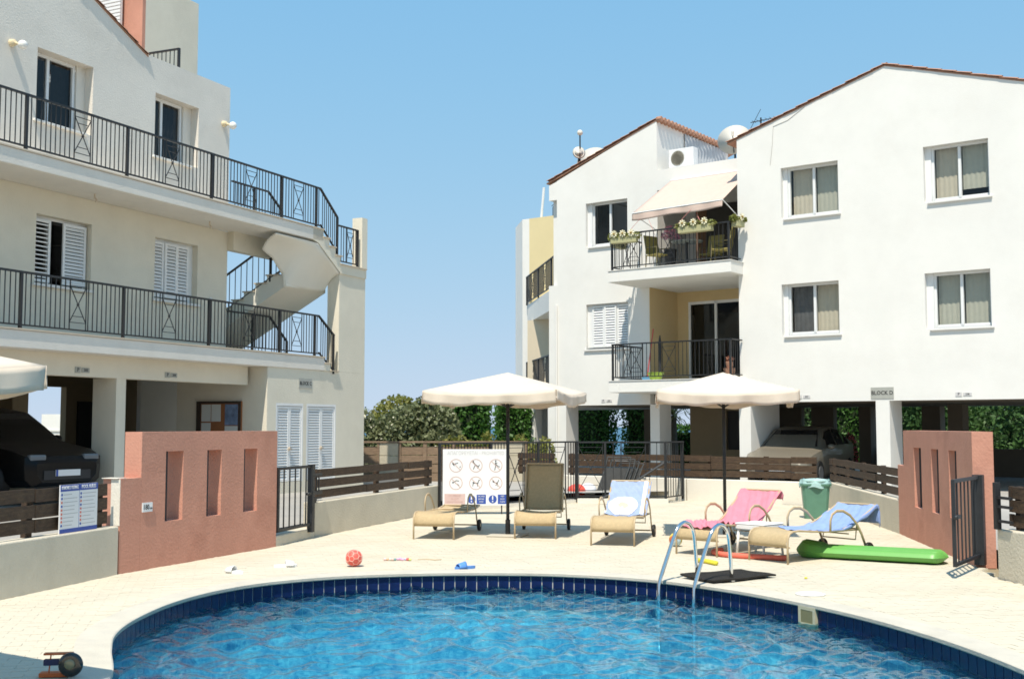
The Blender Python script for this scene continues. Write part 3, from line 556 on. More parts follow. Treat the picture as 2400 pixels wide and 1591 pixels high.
# pillars
for a0,a1,y0,y1 in ((-7.9,-7.24,1.0,1.65),(-4.38,-4.08,1.0,1.65),(-1.17,-.85,.0,1.76),(2.39,2.72,0,.87),(5.95,6.3,0,.9),(-11.0,-10.55,4.0,4.4),(-11.75,-11.3,5,6)): pr(MB().box(a0,a1,y0,y1,.1,2.302),'pillar',white)
for a0,a1,y0,y1 in ((-9.0,-8.74,8.5,9),(-4.9,-3.1,8.5,8.8),(-2.75,-2.0,8.5,8.8),(-1.18,-.8,8.5,9),(.79,1.34,8.5,9),(2.3,2.7,6.0,6.6),(4.3,5.2,8.5,9),(6.6,7.2,7,7.6)): pr(MB().box(a0,a1,y0,y1,.1,2.302),'rear_pillar',shade_m)
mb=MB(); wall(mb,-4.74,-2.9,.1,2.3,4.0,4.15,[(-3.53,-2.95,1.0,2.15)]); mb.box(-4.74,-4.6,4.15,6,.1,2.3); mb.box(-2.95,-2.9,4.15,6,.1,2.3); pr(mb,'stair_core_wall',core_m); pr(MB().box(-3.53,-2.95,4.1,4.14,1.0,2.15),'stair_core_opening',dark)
for a in (-6.0,.4,4.25):
    q=pr(MB().box(a,a+.14,-.012 if a>-2 else .988,.0 if a>-2 else 1.0,2.38,2.47).box(a+.17,a+.36,-.012 if a>-2 else .988,0 if a>-2 else 1.0,2.39,2.46),'bay_plaque',signpale); y_=-.014 if a>-2 else .986
    text('P',.09,q,(a+.07,y_,2.425),ink); text(str(int(207+a//3)),.06,q,(a+.265,y_,2.425),ink)
pr(MB().box(-.75,8.4,8.9,9.0,.1,1.02),'rear_parapet',shade_m)
# hairline cracks and cable on the gable
cab=M('grey_cable',(.45,.43,.40),.8)
pr(MB().tube([(.75,-.006,9.72),(.3,-.006,9.45),(-.1,-.006,9.35),(-.13,-.006,8.9),(-.2,-.006,8.35)],.006,4),'wall_cable',cab)
# ------------------------------------------------------------------ boundary walls and fences
def along(P,Q):
    P=Vector((*P,0)); Q=Vector((*Q,0)); return P,(Q-P).length,math.atan2(Q.y-P.y,Q.x-P.x)
def lowwall(P,Q,h,t,mat,label,side=1):
    p,L,a=along(P,Q); mb=MB().box(0,L,0 if side>0 else -t,t if side>0 else 0,-.02,h)
    o=mb.build('low_wall',mat,loc=p,rz=a,bev=.015); return tag(o,label,'wall','low rendered walls round the pool deck')
def slatfence(P,Q,zb,zt,ns,posts,label,off=.1,gap=.022,mat=None,side=1,seg=1.9,jit=.008):
    mat=mat or wood; p,L,a=along(P,Q); t=thing('slat_fence',label,'fence',(p.x,p.y,0),a,'dark timber slat fences on the low walls')
    y=off*side; pm=MB().box(-.045,.045,-.035,.035,zb,zt-.03).mesh('fence_post',mat)
    for s in posts: inst('fence_post',pm,t,(s,y+.055*side,0))
    h=(zt-zb-.05)/ns; cuts=[0]
    while cuts[-1]<L-.01: cuts.append(min(L,cuts[-1]+seg))
    cache={}
    for k in range(ns):
        for i in range(len(cuts)-1):
            l=cuts[i+1]-cuts[i]-.008; key=round(l,2)
            if key not in cache:
                m=MB(); m.box(0,l,-.016,.016,0,h-gap); cache[key]=m.mesh('slat',mat)
            o=inst('slat',cache[key],t,(cuts[i],y+random.uniform(-.006,.006),zb+.045+k*h+random.uniform(-jit,jit)),rot=(random.uniform(-.02,.02),random.uniform(-.004,.004),random.uniform(-.004,.004)))
    return t
lowwall((-6.6,5),(-4.53,13.40),.55,.2,lowc,'cream low wall left of the left pink wall, under the pool rules board')
slatfence((-5.32,10.2),(-4.555,13.30),.55,1.07,3,(.05,1.85,3.1),'dark slat fence at the left edge, behind the pool rules board')
lowwall((-3.03,17.86),(-1.45,23.0),.53,.2,lowc,'cream low wall in the middle left between the closed gate and the prohibition board')
slatfence((-2.97,18.06),(-1.5,22.84),.53,1.06,3,(.05,2.45,3.6,4.9),'dark slat fence in the middle left between the closed gate and the iron railing',gap=.035)
lowwall((4.0,26.55),(6.62,24.72),.5,.2,lowwhite,'whitish low wall at the back, behind the right umbrella and the green bin')
lowwall((.9,28.7),(3.98,26.57),.5,.2,lowwhite,'whitish low wall at the back, seen through the iron railing')
slatfence((1.35,28.4),(6.5,24.81),.5,1.06,3,(.05,1.9,3.75,5.1,6.2),'long dark slat fence at the back, under the white gabled block',gap=.03,jit=.012)
slatfence((.1,29.3),(1.0,28.65),.5,1.06,3,(.05,.95),'short dark slat fence piece behind the upright lounger back',gap=.03)
lowwall((6.14,18.44),(6.64,24.6),.53,.2,lowc,'cream low wall on the right, running back from the right pink wall',-1)
slatfence((6.16,18.5),(6.63,24.5),.53,1.05,3,(.1,1.6,3.1,4.6,5.9),'dark slat fence on the right, running back from the right pink wall',side=-1,gap=.03)
lowwall((5.72,11.0),(5.44,13.05),.55,.2,lowc,'cream low wall at the right edge beyond the open gate',-1)
slatfence((5.72,11.0),(5.46,12.95),.55,1.06,3,(.05,1.85),'dark slat fence at the right edge beyond the open gate',side=-1)
lowwall((-3.34,16.47),(-3.03,17.86),.15,.2,lowc,'low kerb wall under the closed iron gate')
def pinkwall(P,Q,steps,slots,label,side,th=.25,h=1.63,hs=1.09):
    p,L,a=along(P,Q); t=thing('pink_wall',label,'wall',(p.x,p.y,0),a); y0,y1=(0,th) if side>0 else (-th,0)
    s0,s1=steps; mb=MB(); wall(mb,s0,s1,-.02,h,y0,y1,slots); b=mb.build('wall_panel',pink,t)
    mb=MB()
    if s0>0: mb.box(0,s0-.001,y0,y1,-.02,hs)
    if s1<L: mb.box(s1+.001,L,y0,y1,-.02,hs)
    mb.build('wall_step',pink,t,bev=.008)
    for s in slots:
        MB().tube([(s[0]+.10,.07*side,s[2]),(s[0]+.10,.07*side,s[3])],.016,6).build('slot_bar',metal,t)
    return t
pl_=pinkwall((-4.53,13.42),(-3.34,16.47),(.36,3.27),[(.81,1.15,.54,1.39),(1.64,1.95,.54,1.39),(2.46,2.78,.54,1.39)],'terracotta pink wall with three tall slots, left of the closed gate',1)
pr_=pinkwall((6.14,18.44),(5.63,14.17),(.45,4.31),[(1.15,1.62,.5,1.38),(2.22,2.63,.5,1.38),(3.18,3.57,.5,1.38)],'terracotta pink wall with three tall slots, behind the open gate on the right',1)
MB().box(-.006,-.0005,.0,.13,.55,1.085).build('painted_end',lowwhite,pl_); MB().box(-.03,.12,.02,.25,1.0905,1.098).build('painted_top',lowwhite,pl_)
# depth sign
t=thing('depth_sign','small white 180 cm plate on the left pink wall','sign',(-4.53+.368*.47,13.42+.93*.47,.735),R_(68.7)); MB().box(-.09,.09,-.012,0,-.055,.055).build('sign_plate',signw,t); text('180',.085,t,(-.025,-.014,0),ink,sx=.85); text('cm',.04,t,(.06,-.014,-.012),ink)
# gates
def gate(P,Q,zb,zt,label,nb=6,hinge=1,lock=.55,wide=.09):
    p,L,a=along(P,Q); t=thing('iron_gate',label,'gate',(p.x,p.y,0),a,'black iron bar gates')
    h0,h1=(0,L)
    mb=MB(); mb.bar((0,0,zt-.02),(L,0,zt-.02),.04,.04); mb.bar((0,0,zb+.02),(L,0,zb+.02),.04,.04); mb.box(-.02,.02,-.02,.02,zb,zt); mb.build('gate_frame',metal,t,bev=.004)
    MB().box(L-wide/2,L+wide/2,-wide/2,wide/2,zb-.1,zt+.01).build('gate_post',metal,t,bev=.005)
    bm_=MB().box(-.008,.008,-.008,.008,zb+.03,zt-.03).mesh('gate_bar',metal)
    for k in range(nb): inst('gate_bar',bm_,t,(L*(k+1)/(nb+1),0,0))
    lx=.06 if lock<.5 else L-.07
    MB().bar((lx-.10,-.02,.68),(lx+.12,-.02,.68),.03,.04).ball((lx-.1,-.03,.68),.028,8,6).build('gate_lock',metal,t)
    for z in (zb+.12,zb+.40): MB().tube([(L+.03,0,z),(L+.09,0,z)],.022,7).build('hinge',metal,t)
    return t
g1=gate((-3.33,16.52),(-3.05,17.62),.2,1.11,'closed black iron gate beside the left pink wall',5,1,.6)
mb=MB(); mb.bar((1.18,0,.95),(1.5,0,.95),.04); mb.bar((1.18,0,.68),(1.5,0,.68),.05); mb.bar((1.18,0,.60),(1.5,0,.60),.03); mb.box(1.24,1.29,-.02,.02,.53,.6)
for x in (1.33,1.42): mb.box(x-.008,x+.008,-.008,.008,.7,.95)
mb.build('side_rail',metal,g1)
gate((4.95,13.02),(5.66,14.08),.13,1.10,'open black iron gate in front of the right pink wall',6,1,.3,.12)
t=thing('latch_bracket','black iron latch bracket at the end of the right edge slat fence','bracket',(5.43,13.0,.55),R_(97)); m=MB(); m.box(-.03,.03,-.03,.03,0,.52); m.build('bracket_post',metal,t)
for z in (.08,.24,.34): MB().box(-.30,-.03,-.015,.015,z,z+.03).build('bracket_bar',metal,t)
# back iron railing with its post and handrail
t=thing('iron_railing','black iron railing with X panels behind the prohibition board and loungers','railing',(0,0,0))
MB().box(0,4.02,-.05,.1,-.02,.08).build('kerb',lowwhite,t,loc=(-1.45,22.95,0),rz=math.atan2(2.85,2.9)); MB().box(0,2.0,-.1,.1,-.02,.1).build('kerb',lowwhite,t,loc=(1.45,25.75,0),rz=math.atan2(-.1,1.95))
railing(t,(-1.45,22.95,.02),(1.45,25.75,.02),1.35,posts=(.02,1.4,2.8,4.0),panels=(2.1,3.4),sp=.085,pw=.5)
railing(t,(1.45,25.75,.06),(3.4,25.65,.06),1.30,posts=(.0,.62,1.95),panels=(1.25,.3),sp=.16,pw=.55)
railing(t,(3.4,25.65,.04),(3.92,26.5,.04),1.32,posts=(0,.95),sp=.14)
MB().tube([(1.9,25.3,.10),(2.6,25.45,.42),(3.35,25.6,.88)],.028,7).build('handrail',metal,t)
# ------------------------------------------------------------------ signs on the pool side
t=thing('pool_rules_board','blue and white POOL RULES board leaning on the left slat fence','sign',(-4.745,12.70,.80),R_(76.2))
MB().box(-.34,.34,-.012,0,-.245,.27).build('sign_plate',signw,t)
MB().box(-.34,.34,-.0135,-.012,.20,.27).build('sign_header',signb,t); MB().box(-.34,.34,-.0135,-.012,-.245,-.20).build('sign_footer',signb,t)
text('ΚΑΝΟΝΕΣ ΠΙΣΙΝΑΣ',.045,t,(-.17,-.015,.236),signw,sx=.72,bold=.001); text('POOL RULES',.055,t,(.17,-.015,.236),signw,sx=.85,bold=.001)
mb1,mb2,mb3=MB(),MB(),MB()
for c in (-.31,.03):
    for k in range(9):
        z=.165-k*.041; m=mb2 if k in (2,4,5,6,7) else mb1; m.lathe([(.014,-.0145),(.014,-.012)],9,(c,0,z),'y') ; m.v[-18:]=[(v[0],v[1],v[2]) for v in m.v[-18:]]
        mb3.box(c+.03,c+.03+random.uniform(.14,.26),-.0135,-.012,z-.003,z+.003)
mb1.build('rule_icons',signb,t,kind='stuff'); mb2.build('warning_icons',signr,t,kind='stuff'); mb3.build('rule_lines',M('sign_grey_print',(.42,.42,.42),.6),t,kind='stuff')
MB().box(-.002,.002,-.0135,-.012,-.2,.2).build('sign_divider',signb,t)
t=thing('prohibition_board','large white PROHIBITED board with six red ring symbols beside the left umbrella pole','sign',(-.70,22.45,.71),R_(2))
MB().box(-.64,.64,-.02,0,-.54,.54).build('sign_plate',signw,t,bev=.004)
for x in (-.5,-.38,.5): MB().box(x-.012,x+.012,.0,.03,-.70,.45).build('sign_leg',metal,t)
text('ΑΠΑΓΟΡΕΥΕΤΑΙ - PROHIBITED',.095,t,(0,-.022,.465),signpale,sx=.83)
def disc(m,x,z,r,y0=-.0235,y1=-.0205,n=28): m.lathe([(r,y0),(r,y1)],n,(x,0,z),'y')
def ringm(m,x,z,r0,r1,y=-.0225,n=36):
    b=len(m.v)
    for k in range(n):
        c,s=math.cos(2*math.pi*k/n),math.sin(2*math.pi*k/n); m.v+=[(x+r0*c,y,z+r0*s),(x+r1*c,y,z+r1*s)]
    for k in range(n): m.f.append((b+2*k,b+2*k+1,b+2*((k+1)%n)+1,b+2*((k+1)%n)))
fader=M('faded_red_print',(.60,.42,.37),.6)
def stroke(m,pts,wd,y=-.0228):
    for p,q in zip(pts[:-1],pts[1:]):
        dx,dz=q[0]-p[0],q[1]-p[1]; L=math.hypot(dx,dz) or 1; a,b=-dz/L*wd/2,dx/L*wd/2; m.quad((p[0]-a,y,p[1]-b),(p[0]+a,y,p[1]+b),(q[0]+a,y,q[1]+b),(q[0]-a,y,q[1]-b))
figs=[[[(-.06,.03),(0,.04),(.04,.055)],[(.085,-.01),(.075,-.04)],[(-.06,.03),(-.03,.0)]],[[(-.05,.07),(-.01,.02),(-.05,-.07)],[(-.01,.02),(.05,-.02),(.07,.02)],[(.05,-.02),(.03,-.05)]],[[(0,.08),(.0,.02),(-.02,-.09)],[(0,.03),(.05,-.02),(.08,-.02)],[(-.02,.04),(.03,.05)]],
 [[(-.06,.0),(.0,.05),(.06,.04)],[(-.01,.0),(.06,-.04)]],[[(-.05,.0),(.04,.0),(.06,.06)],[(-.05,.0),(-.06,-.06)],[(.04,.0),(.03,-.06)],[(.06,.06),(.08,.05)]],[[(-.05,.02),(.03,.0),(.06,.06)],[(.03,.0),(.04,-.06)],[(.03,.0),(.0,-.05)]]]
for r in range(2):
    for c in range(3):
        x,z=-.385+.385*c,.225-.335*r; m=MB(); ringm(m,x,z,.115,.128); m2=MB(); stroke(m2,[(x-.085,z+.085),(x+.085,z-.085)],.012,-.0232); m2.v+=m2.v[:0]; n0=len(m.v); m.v+=m2.v; m.f+=[tuple(i+n0 for i in f) for f in m2.f]; m.build('ring_symbol',fader,t)
        m=MB()
        for st in figs[r*3+c]: stroke(m,[(x+a,z+b) for a,b in st],.012)
        disc(m,x+figs[r*3+c][0][0][0],z+figs[r*3+c][0][0][1]+.012,.013,n=10); m.build('pictogram',ink,t)
m=MB(); stroke(m,[(-.605,-.415),(-.205,-.415)],.2,-.0215); m.build('pink_notice',M('faded_pink_print',(.62,.45,.42),.6),t)
for k,s in enumerate(('NO LIFEGUARD','ON DUTY','SWIM AT OWN RISK')): text(s,.045,t,(-.405,-.0235,-.35-.06*k),fader,sx=.75)
for x in (-.085,.325):
    m=MB(); disc(m,x,-.42,.078,n=24); m.build('blue_disc',signb,t); m=MB(); m.box(x-.012,x+.012,-.0255,-.024,-.43,-.355); m.box(x-.012,x+.012,-.0255,-.024,-.475,-.45); m.build('exclamation',signw,t)
    m=MB(); stroke(m,[(x+.10,-.42),(x+.28,-.42)],.18,-.0215); m.build('blue_notice',signb,t)
    for k,s in enumerate(('SHOWER','BEFORE','SWIM') if x<0 else ('KEEP','DECK','CLEAN')): text(s,.04,t,(x+.19,-.0235,-.365-.052*k),signw,sx=.8)
# ------------------------------------------------------------------ umbrellas
def umbrella(X,Y,rz,label,hc=2.235,R=1.45,zf=0):
    t=thing('parasol',label,'umbrella',(X,Y,zf),rz,'cream square parasols round the pool'); a=R/math.sqrt(2); ha=hc+.30
    def top(u,v):
        x=(u*2-1)*a; y=(v*2-1)*a; q=max(abs(x),abs(y))/a; c=min(abs(x),abs(y))/a
        # ribs run to the corners; the cloth sags between them
        ridge=ha-(ha-hc)*q; sag=.085*q*(1-(c/q if q>1e-6 else 1)**2)*(1-.25*q)
        return (x,y,ridge-sag)
    MB().grid(top,24,24).build('canopy',canvas,t,smooth=True,solid=.006)
    m=MB(); N=40
    for s in range(4):
        c,sn=[(1,0),(0,1),(-1,0),(0,-1)][s]
        def edge(u,v):
            e=u*2-1; x,y,z=top(1,u) ; x=a+.012+ (.016*math.sin(u*17+s*2)+.010*math.sin(u*43+s*5))*v - .03*v*math.sin(math.pi*u)*.5; y=e*a*(1+.006*v)
            z=z-.17*v*(1-.14*math.sin(u*9+s)-.05*math.sin(u*27+s))
            return (x*c-y*sn,x*sn+y*c,z)
        m.grid(edge,N,4)
    m.build('valance',canvas,t,smooth=True,solid=.004)
    MB().tube([(0,0,0),(0,0,ha-.02)],.026,10).build('pole',metal,t,smooth=True)
    for k in range(4):
        an=math.pi/4+k*math.pi/2; c,s=math.cos(an),math.sin(an)
        MB().bar((0,0,ha-.05),(R*.985*c,R*.985*s,hc-.03),.018,.03).build('rib',metal,t)
        MB().bar((0,0,ha-.55),(R*.5*c,R*.5*s,(ha+hc)/2-.05),.014,.02).build('strut',metal,t)
    MB().box(-.27,.27,-.27,.27,0,.028).build('base_plate',M('concrete_base',(.50,.46,.38),.9),t,bev=.01); MB().lathe([(.04,.028),(.04,.25)],10).build('pole_socket',metal,t)
    return t
# corner angle: near corner to the right of the pole
umbrella(-.065,18.07,R_(45-61),'cream square parasol left of centre, beside the prohibition board')
umbrella(3.30,18.0,R_(45-52),'cream square parasol right of centre, above the pink towel lounger')
umbrella(-4.28,6.73,R_(13-45),'cream parasol corner reaching in at the left edge',2.07)
# ------------------------------------------------------------------ sun loungers and towels
SEAT=[(-.015,.20),(-.02,.27),(.015,.35),(.09,.395),(.22,.405),(.45,.385),(.75,.365),(1.10,.36)]
def backpts(th,L=.78): return [(1.10+L*k/6*math.cos(th)+.0*k,.36+L*k/6*math.sin(th)-.02*math.sin(math.pi*k/6)*math.cos(th)) for k in range(1,7)]
def polyline(pts,t):
    d=[0]
    for p,q in zip(pts[:-1],pts[1:]): d.append(d[-1]+math.hypot(q[0]-p[0],q[1]-p[1]))
    s=t*d[-1]; i=0
    while i<len(d)-2 and d[i+1]<s: i+=1
    k=(s-d[i])/(d[i+1]-d[i]); return (pts[i][0]*(1-k)+pts[i+1][0]*k,pts[i][1]*(1-k)+pts[i+1][1]*k)
HW_=.31
def lounger(X,Y,rz,th,label,flat=False):
    t=thing('sun_lounger',label,'sun lounger',(X,Y,0),rz,'tan sling sun loungers by the pool')
    sag=lambda u:.028*(1-(2*u-1)**2)
    m=MB(); m.grid(lambda u,v:((u*2-1)*(HW_-.008),polyline(SEAT,v)[0],polyline(SEAT,v)[1]-sag(u)*min(1,v*4)),8,22); m.build('seat_sling',sling,t,smooth=True,solid=.004)
    B=[(1.10,.36)]+backpts(th); m=MB(); m.grid(lambda u,v:((u*2-1)*(HW_-.015),polyline(B,v)[0]+.02,polyline(B,v)[1]-sag(u)*.8*math.cos(th)),8,12); m.build('back_sling',sling,t,smooth=True,solid=.004)
    for s in (-1,1):
        x=s*HW_
        MB().tube([(x,.0,0),(x,.0,.20),(x,.005,.30),(x,.035,.365),(x,.10,.392),(x,.22,.40),(x,.45,.38),(x,.75,.36),(x,1.45,.355)],.014,7).build('side_rail',tanmetal,t,smooth=True)
        MB().tube([(x*.97,1.10,.365)]+[(x*.97,p[0],p[1]) for p in backpts(th)],.015,7).build('back_rail',tanmetal,t,smooth=True)
        arc=[(s*(HW_+.03),.80,.35),(s*(HW_+.035),.80,.50),(s*(HW_+.035),.84,.575),(s*(HW_+.035),.93,.615),(s*(HW_+.035),1.06,.61),(s*(HW_+.035),1.20,.55),(s*(HW_+.035),1.33,.44),(s*(HW_+.03),1.44,.30),(s*(HW_+.03),1.53,.12)]
        MB().tube(arc,.021,8,sy=.5).build('armrest',tanmetal,t,smooth=True)
        wh=MB().lathe([(.02,-.022),(.085,-.022),(.092,-.012),(.092,.012),(.085,.022),(.02,.022)],18,ax='x').build('wheel',rubber,t,loc=(s*(HW_+.06),1.55,.094)); MB().lathe([(.03,-.025),(.03,.025)],10,ax='x').build('hub',tanmetal,wh)
    for q_,r_,y_,z_ in ((HW_,.011,.04,.20),(HW_,.015,1.45,.355),(HW_+.04,.012,1.55,.094),(HW_*.97,.015,*backpts(th)[-1])): MB().tube([(-q_,y_,z_),(q_,y_,z_)],r_,6).build('cross_bar',tanmetal,t)
    if th>.2:
        b=backpts(th)[2]; m=MB(); m.tube([(-.26,b[0],b[1]-.01),(-.26,1.42,.22),(.26,1.42,.22),(.26,b[0],b[1]-.01)],.010,6); m.tube([(-.26,1.28,.30),(.26,1.28,.30)],.009,6); m.build('back_support',tanmetal,t)
    return t
lounger(-1.18,17.5,R_(-10.5),R_(2),'flat bare tan sun lounger at the far left, below the prohibition board')
lounger(.35,17.6,R_(-8),R_(68),'bare tan sun lounger with its back upright, right of the left umbrella pole')
L3=(1.43,16.55,R_(-15),R_(38)); L4=(2.43,15.35,R_(-41),R_(33)); L5=(3.21,14.6,R_(-53),R_(22))
lounger(*L3[:3],L3[3],'tan sun lounger under the pale blue crested towel'); lounger(*L4[:3],L4[3],'tan sun lounger under the pink towel, by the pool ladder'); lounger(*L5[:3],L5[3],'tan sun lounger under the plain blue towel, above the green lilo')
def towel(Lp,t0,t1,u0,u1,mat,label,wr=.006,hang=0,group=None,lift=.014,crest=False,over=0,skew=0,hh=.12):
    X,Y,rz,th=Lp; t=thing('towel',label,'towel',(X,Y,0),rz,'beach towels laid on the loungers'); path=SEAT+backpts(th)
    if over: e=path[-1]; path=path+[(e[0]+.03,e[1]-.02),(e[0]+.03,e[1]-over)]
    def pt(u,v,off=0):
        y,z=polyline(path,t0+(t1-t0)*v); y2,z2=polyline(path,min(1,t0+(t1-t0)*v+.01)); x=(u0+(u1-u0)*u)*HW_+skew*(1-v)
        d=Vector((0,y2-y,z2-z)); d=d.normalized() if d.length>1e-6 else Vector((0,0,-1)); n=Vector((0,-d.z,d.y))
        sg=.028*(1-min(1,abs(x)/HW_)**2)*min(1,max(0,(t0+(t1-t0)*v)*6))
        o=lift+off+wr*(math.sin(u*19+v*7)+math.sin(v*23-u*5)+.7*math.sin(u*41+v*31))-sg*.75
        p=Vector((x,y,z))+n*o
        ex=abs(x)-HW_-.01
        if ex>0: p.x=math.copysign(HW_+.012+.02*ex,x); p.z-=ex*1.0
        return p
    MB().grid(lambda u,v:pt(u,v),44,54).build('cloth',mat,t,smooth=True,solid=.008)
    return t,pt
tb=M('pale_blue_terry',(.34,.43,.68),.95,.08,14,.5,220); tb2=M('blue_terry',(.27,.38,.70),.95,.10,9,.5,220); tp=M('pink_terry',(.76,.25,.32),.95,.10,9,.5,220); tw=M('white_terry',(.84,.84,.85),.95,.04,12,.4,220); ty=M('pale_yellow_print',(.80,.74,.40),.9); tg=M('pale_grey_print',(.52,.56,.62),.9)
t,pt=towel(L3,.60,.995,-1.0,1.12,tb,'pale blue towel with a round white crest and a white stripe on the middle lounger',over=0)
MB().grid(lambda u,v:pt(.80+.085*u,v,.008),2,40).build('white_stripe',tw,t,smooth=True)
MB().grid(lambda u,v:pt(-.08+.10*u,.02+.10*v,.006),3,4).build('white_corner',tw,t,smooth=True)
def cell(cu,cv,ru,rv,off,r0,r1,n=40,a0=0,a1=2*math.pi):
    m=MB(); m.grid(lambda a,r:pt(cu+ru*(r0+(r1-r0)*r)*math.cos(a0+(a1-a0)*a),cv+rv*(r0+(r1-r0)*r)*math.sin(a0+(a1-a0)*a),off),n,3); return m
cu,cv,ru,rv=.385,.30,.345,.275
cell(cu,cv,ru,rv,.009,.90,1.0).build('crest_ring',tw,t,smooth=True); cell(cu,cv,ru,rv,.009,0,.86).build('crest_disc',tw,t,smooth=True)
for k in range(14): cell(cu+ru*.68*math.cos(k*.449),cv+rv*.68*math.sin(k*.449),.018,.02,.0115,0,1,8).build('crest_mark',tg if k%3 else tb,t)
cell(cu,cv,ru,rv,.011,.44,.50).build('crest_inner_ring',tg,t); cell(cu,cv+.02,ru*.34,rv*.30,.0125,0,1,20).build('crest_emblem',ty,t)
for a in (.3,1.25,1.9,2.85,3.6,5.7): cell(cu+ru*.42*math.cos(a),cv+rv*.42*math.sin(a),.03,.022,.0125,0,1,8).build('crest_mark',tg,t)
towel(L4,.28,1.0,-1.05,1.1,tp,'bright pink towel on the lounger beside the white table',wr=.006,over=.12)
towel(L4,.08,.36,-.8,.95,tp,'crumpled pink towel bunched at the foot of the pink towel lounger',wr=.014,lift=.035)
towel(L5,.32,1.0,-1.0,1.22,tb2,'plain blue towel spread over the right lounger and hanging off its back',wr=.006,over=.24,skew=-.04)
# table between the two right loungers
t=thing('side_table','low white plastic table between the pink towel and blue towel loungers','table',(3.28,15.42,0),R_(-47)); 
MB().box(-.23,.23,-.23,.23,.40,.425).build('table_top',plastic_w,t,bev=.012); m=MB()
for a in (-1,1): m.box(a*.215-.012,a*.215+.012,-.215,.215,.345,.399); m.box(-.203,.203,a*.215-.012,a*.215+.012,.345,.399)
m.build('apron',plastic_w,t,bev=.006)
for a in (-1,1):
    for b in (-1,1): MB().tube([(a*.19,b*.19,.345),(a*.215,b*.215,0)],[.022,.015],6).build('leg',plastic_w,t,smooth=True)
# ------------------------------------------------------------------ pool ladder, mat, skimmer
t=thing('pool_ladder','polished steel pool ladder with two curved handrails','pool ladder',(0,0,0)); dr=Vector((.52,.46,0)).normalized()
for P in (Vector((1.60,12.72,0)),Vector((1.93,12.40,0))):
    pts=[]
    for s,z in ((-.0,-.9),(-.0,-.05),(.04,.07),(.24,.44),(.30,.54),(.36,.60),(.44,.63),(.52,.61),(.58,.55),(.61,.46),(.64,.15),(.65,.005)): pts.append(P+dr*s+Vector((0,0,z)))
    # smooth the bends
    q=[pts[0]]
    for i in range(1,len(pts)-1): q+=[pts[i-1]*.2+pts[i]*.8-(pts[i-1]-pts[i])*.0,pts[i]*.8+pts[i+1]*.2]
    q.append(pts[-1]); MB().tube(q,.0215,12).build('handrail',chrome,t,smooth=True); MB().lathe([(.045,0),(.045,.012),(.03,.02)],14,tuple(P+dr*.65)).build('flange',chrome,t)
for z in (-.25,-.5,-.75): MB().bar((1.60,12.72,z),(1.93,12.40,z),.08,.03).build('tread',chrome,t)
mat_=MB(); c=Vector((2.42,13.06,0)); ax=Vector((.65,.75,0)).normalized(); ay=Vector((.75,-.65,0)).normalized()
cor=[(1.88,13.05),(2.67,13.58),(2.97,13.12),(2.17,12.56)]
def matf(u,v):
    p=[(1-u)*(1-v),u*(1-v),u*v,(1-u)*v]; x=sum(a*b[0] for a,b in zip(p,cor)); y=sum(a*b[1] for a,b in zip(p,cor)); return (x,y,.022+.035*max(0,.16-v*1)*3*(1-u)+.004*math.sin(9*u+7*v))
tag(MB().grid(matf,20,14).build('rubber_mat',M('black_mat',(.022,.019,.015),.95,.3,20,.8,120),solid=.018),'black rubber mat on the deck under the ladder handrails','mat')
t=thing('skimmer_mouth','beige skimmer opening in the blue waterline tiles right of the ladder','skimmer',(0,0,0)); i=min(range(NE),key=lambda k:(EDGE[k][0]-2.86)**2+(EDGE[k][1]-11.2)**2); ex,ey=EDGE[i]; an=math.atan2(EDGE[i+1][1]-EDGE[i-1][1],EDGE[i+1][0]-EDGE[i-1][0])+(0 if SG<0 else math.pi)
t.location=(ex,ey,-.03); t.rotation_euler[2]=an; ivory=M('ivory_plastic',(.55,.50,.34),.5,.1,9)
m=MB(); m.box(-.12,.12,-.03,.012,-.03,0); m.box(-.12,.12,-.03,.012,-.2,-.15); m.box(-.12,-.085,-.03,.012,-.15,-.03); m.box(.085,.12,-.03,.012,-.15,-.03); m.build('skimmer_frame',ivory,t); MB().box(-.085,.085,.008,.01,-.15,-.03).build('skimmer_flap',M('dark_ivory',(.22,.20,.10),.6),t)
tag(MB().lathe([(.145,.0),(.15,.008),(.13,.016),(.02,.018)],24,(3.02,11.82,.0)).build('round_cover',plastic_w,smooth=False),'round white skimmer lid set in the deck by the right coping','lid')
# ------------------------------------------------------------------ toys and shoes on the deck
ballr=M('red_ball_skin',(.72,.12,.09),.45,.06,9); balll=M('ball_pale_pattern',(.80,.42,.34),.5)
t=thing('ball','red ball with pale hexagon lines on the deck left of centre','ball',(-1.92,14.16,.102),.4); MB().ball((0,0,0),.1,26,18).build('ball_skin',ballr,t,smooth=True)
g=(1+5**.5)/2; ico=[Vector(v).normalized() for v in [(-1,g,0),(1,g,0),(-1,-g,0),(1,-g,0),(0,-1,g),(0,1,g),(0,-1,-g),(0,1,-g),(g,0,-1),(g,0,1),(-g,0,-1),(-g,0,1)]]
ed=[(i,j) for i in range(12) for j in range(i) if (ico[i]-ico[j]).length<1.1]; fc=[(i,j,k) for i in range(12) for j in range(i) for k in range(j) if all((ico[a]-ico[b]).length<1.1 for a,b in ((i,j),(j,k),(i,k)))]
m=MB(); T=lambda i,j:(ico[i]*2+ico[j])/3
def arc(a,b): m.tube([(a*(1-q)+b*q).normalized()*.1005 for q in (0,.25,.5,.75,1)],.0042,5)
for i,j in ed: arc(T(i,j),T(j,i))
for f in fc:
    for a in f:
        o_=[x for x in f if x!=a]; arc(T(a,o_[0]),T(a,o_[1]))
m.build('seam_lines',balll,t)
t=thing('beach_ball','small many-coloured beach ball half hidden by the ladder and lounger leg','ball',(2.32,16.5,.097),.3); bcol=[(.75,.72,.62),(.10,.28,.12),(.70,.55,.10),(.60,.16,.07),(.45,.6,.66),(.45,.40,.10)]
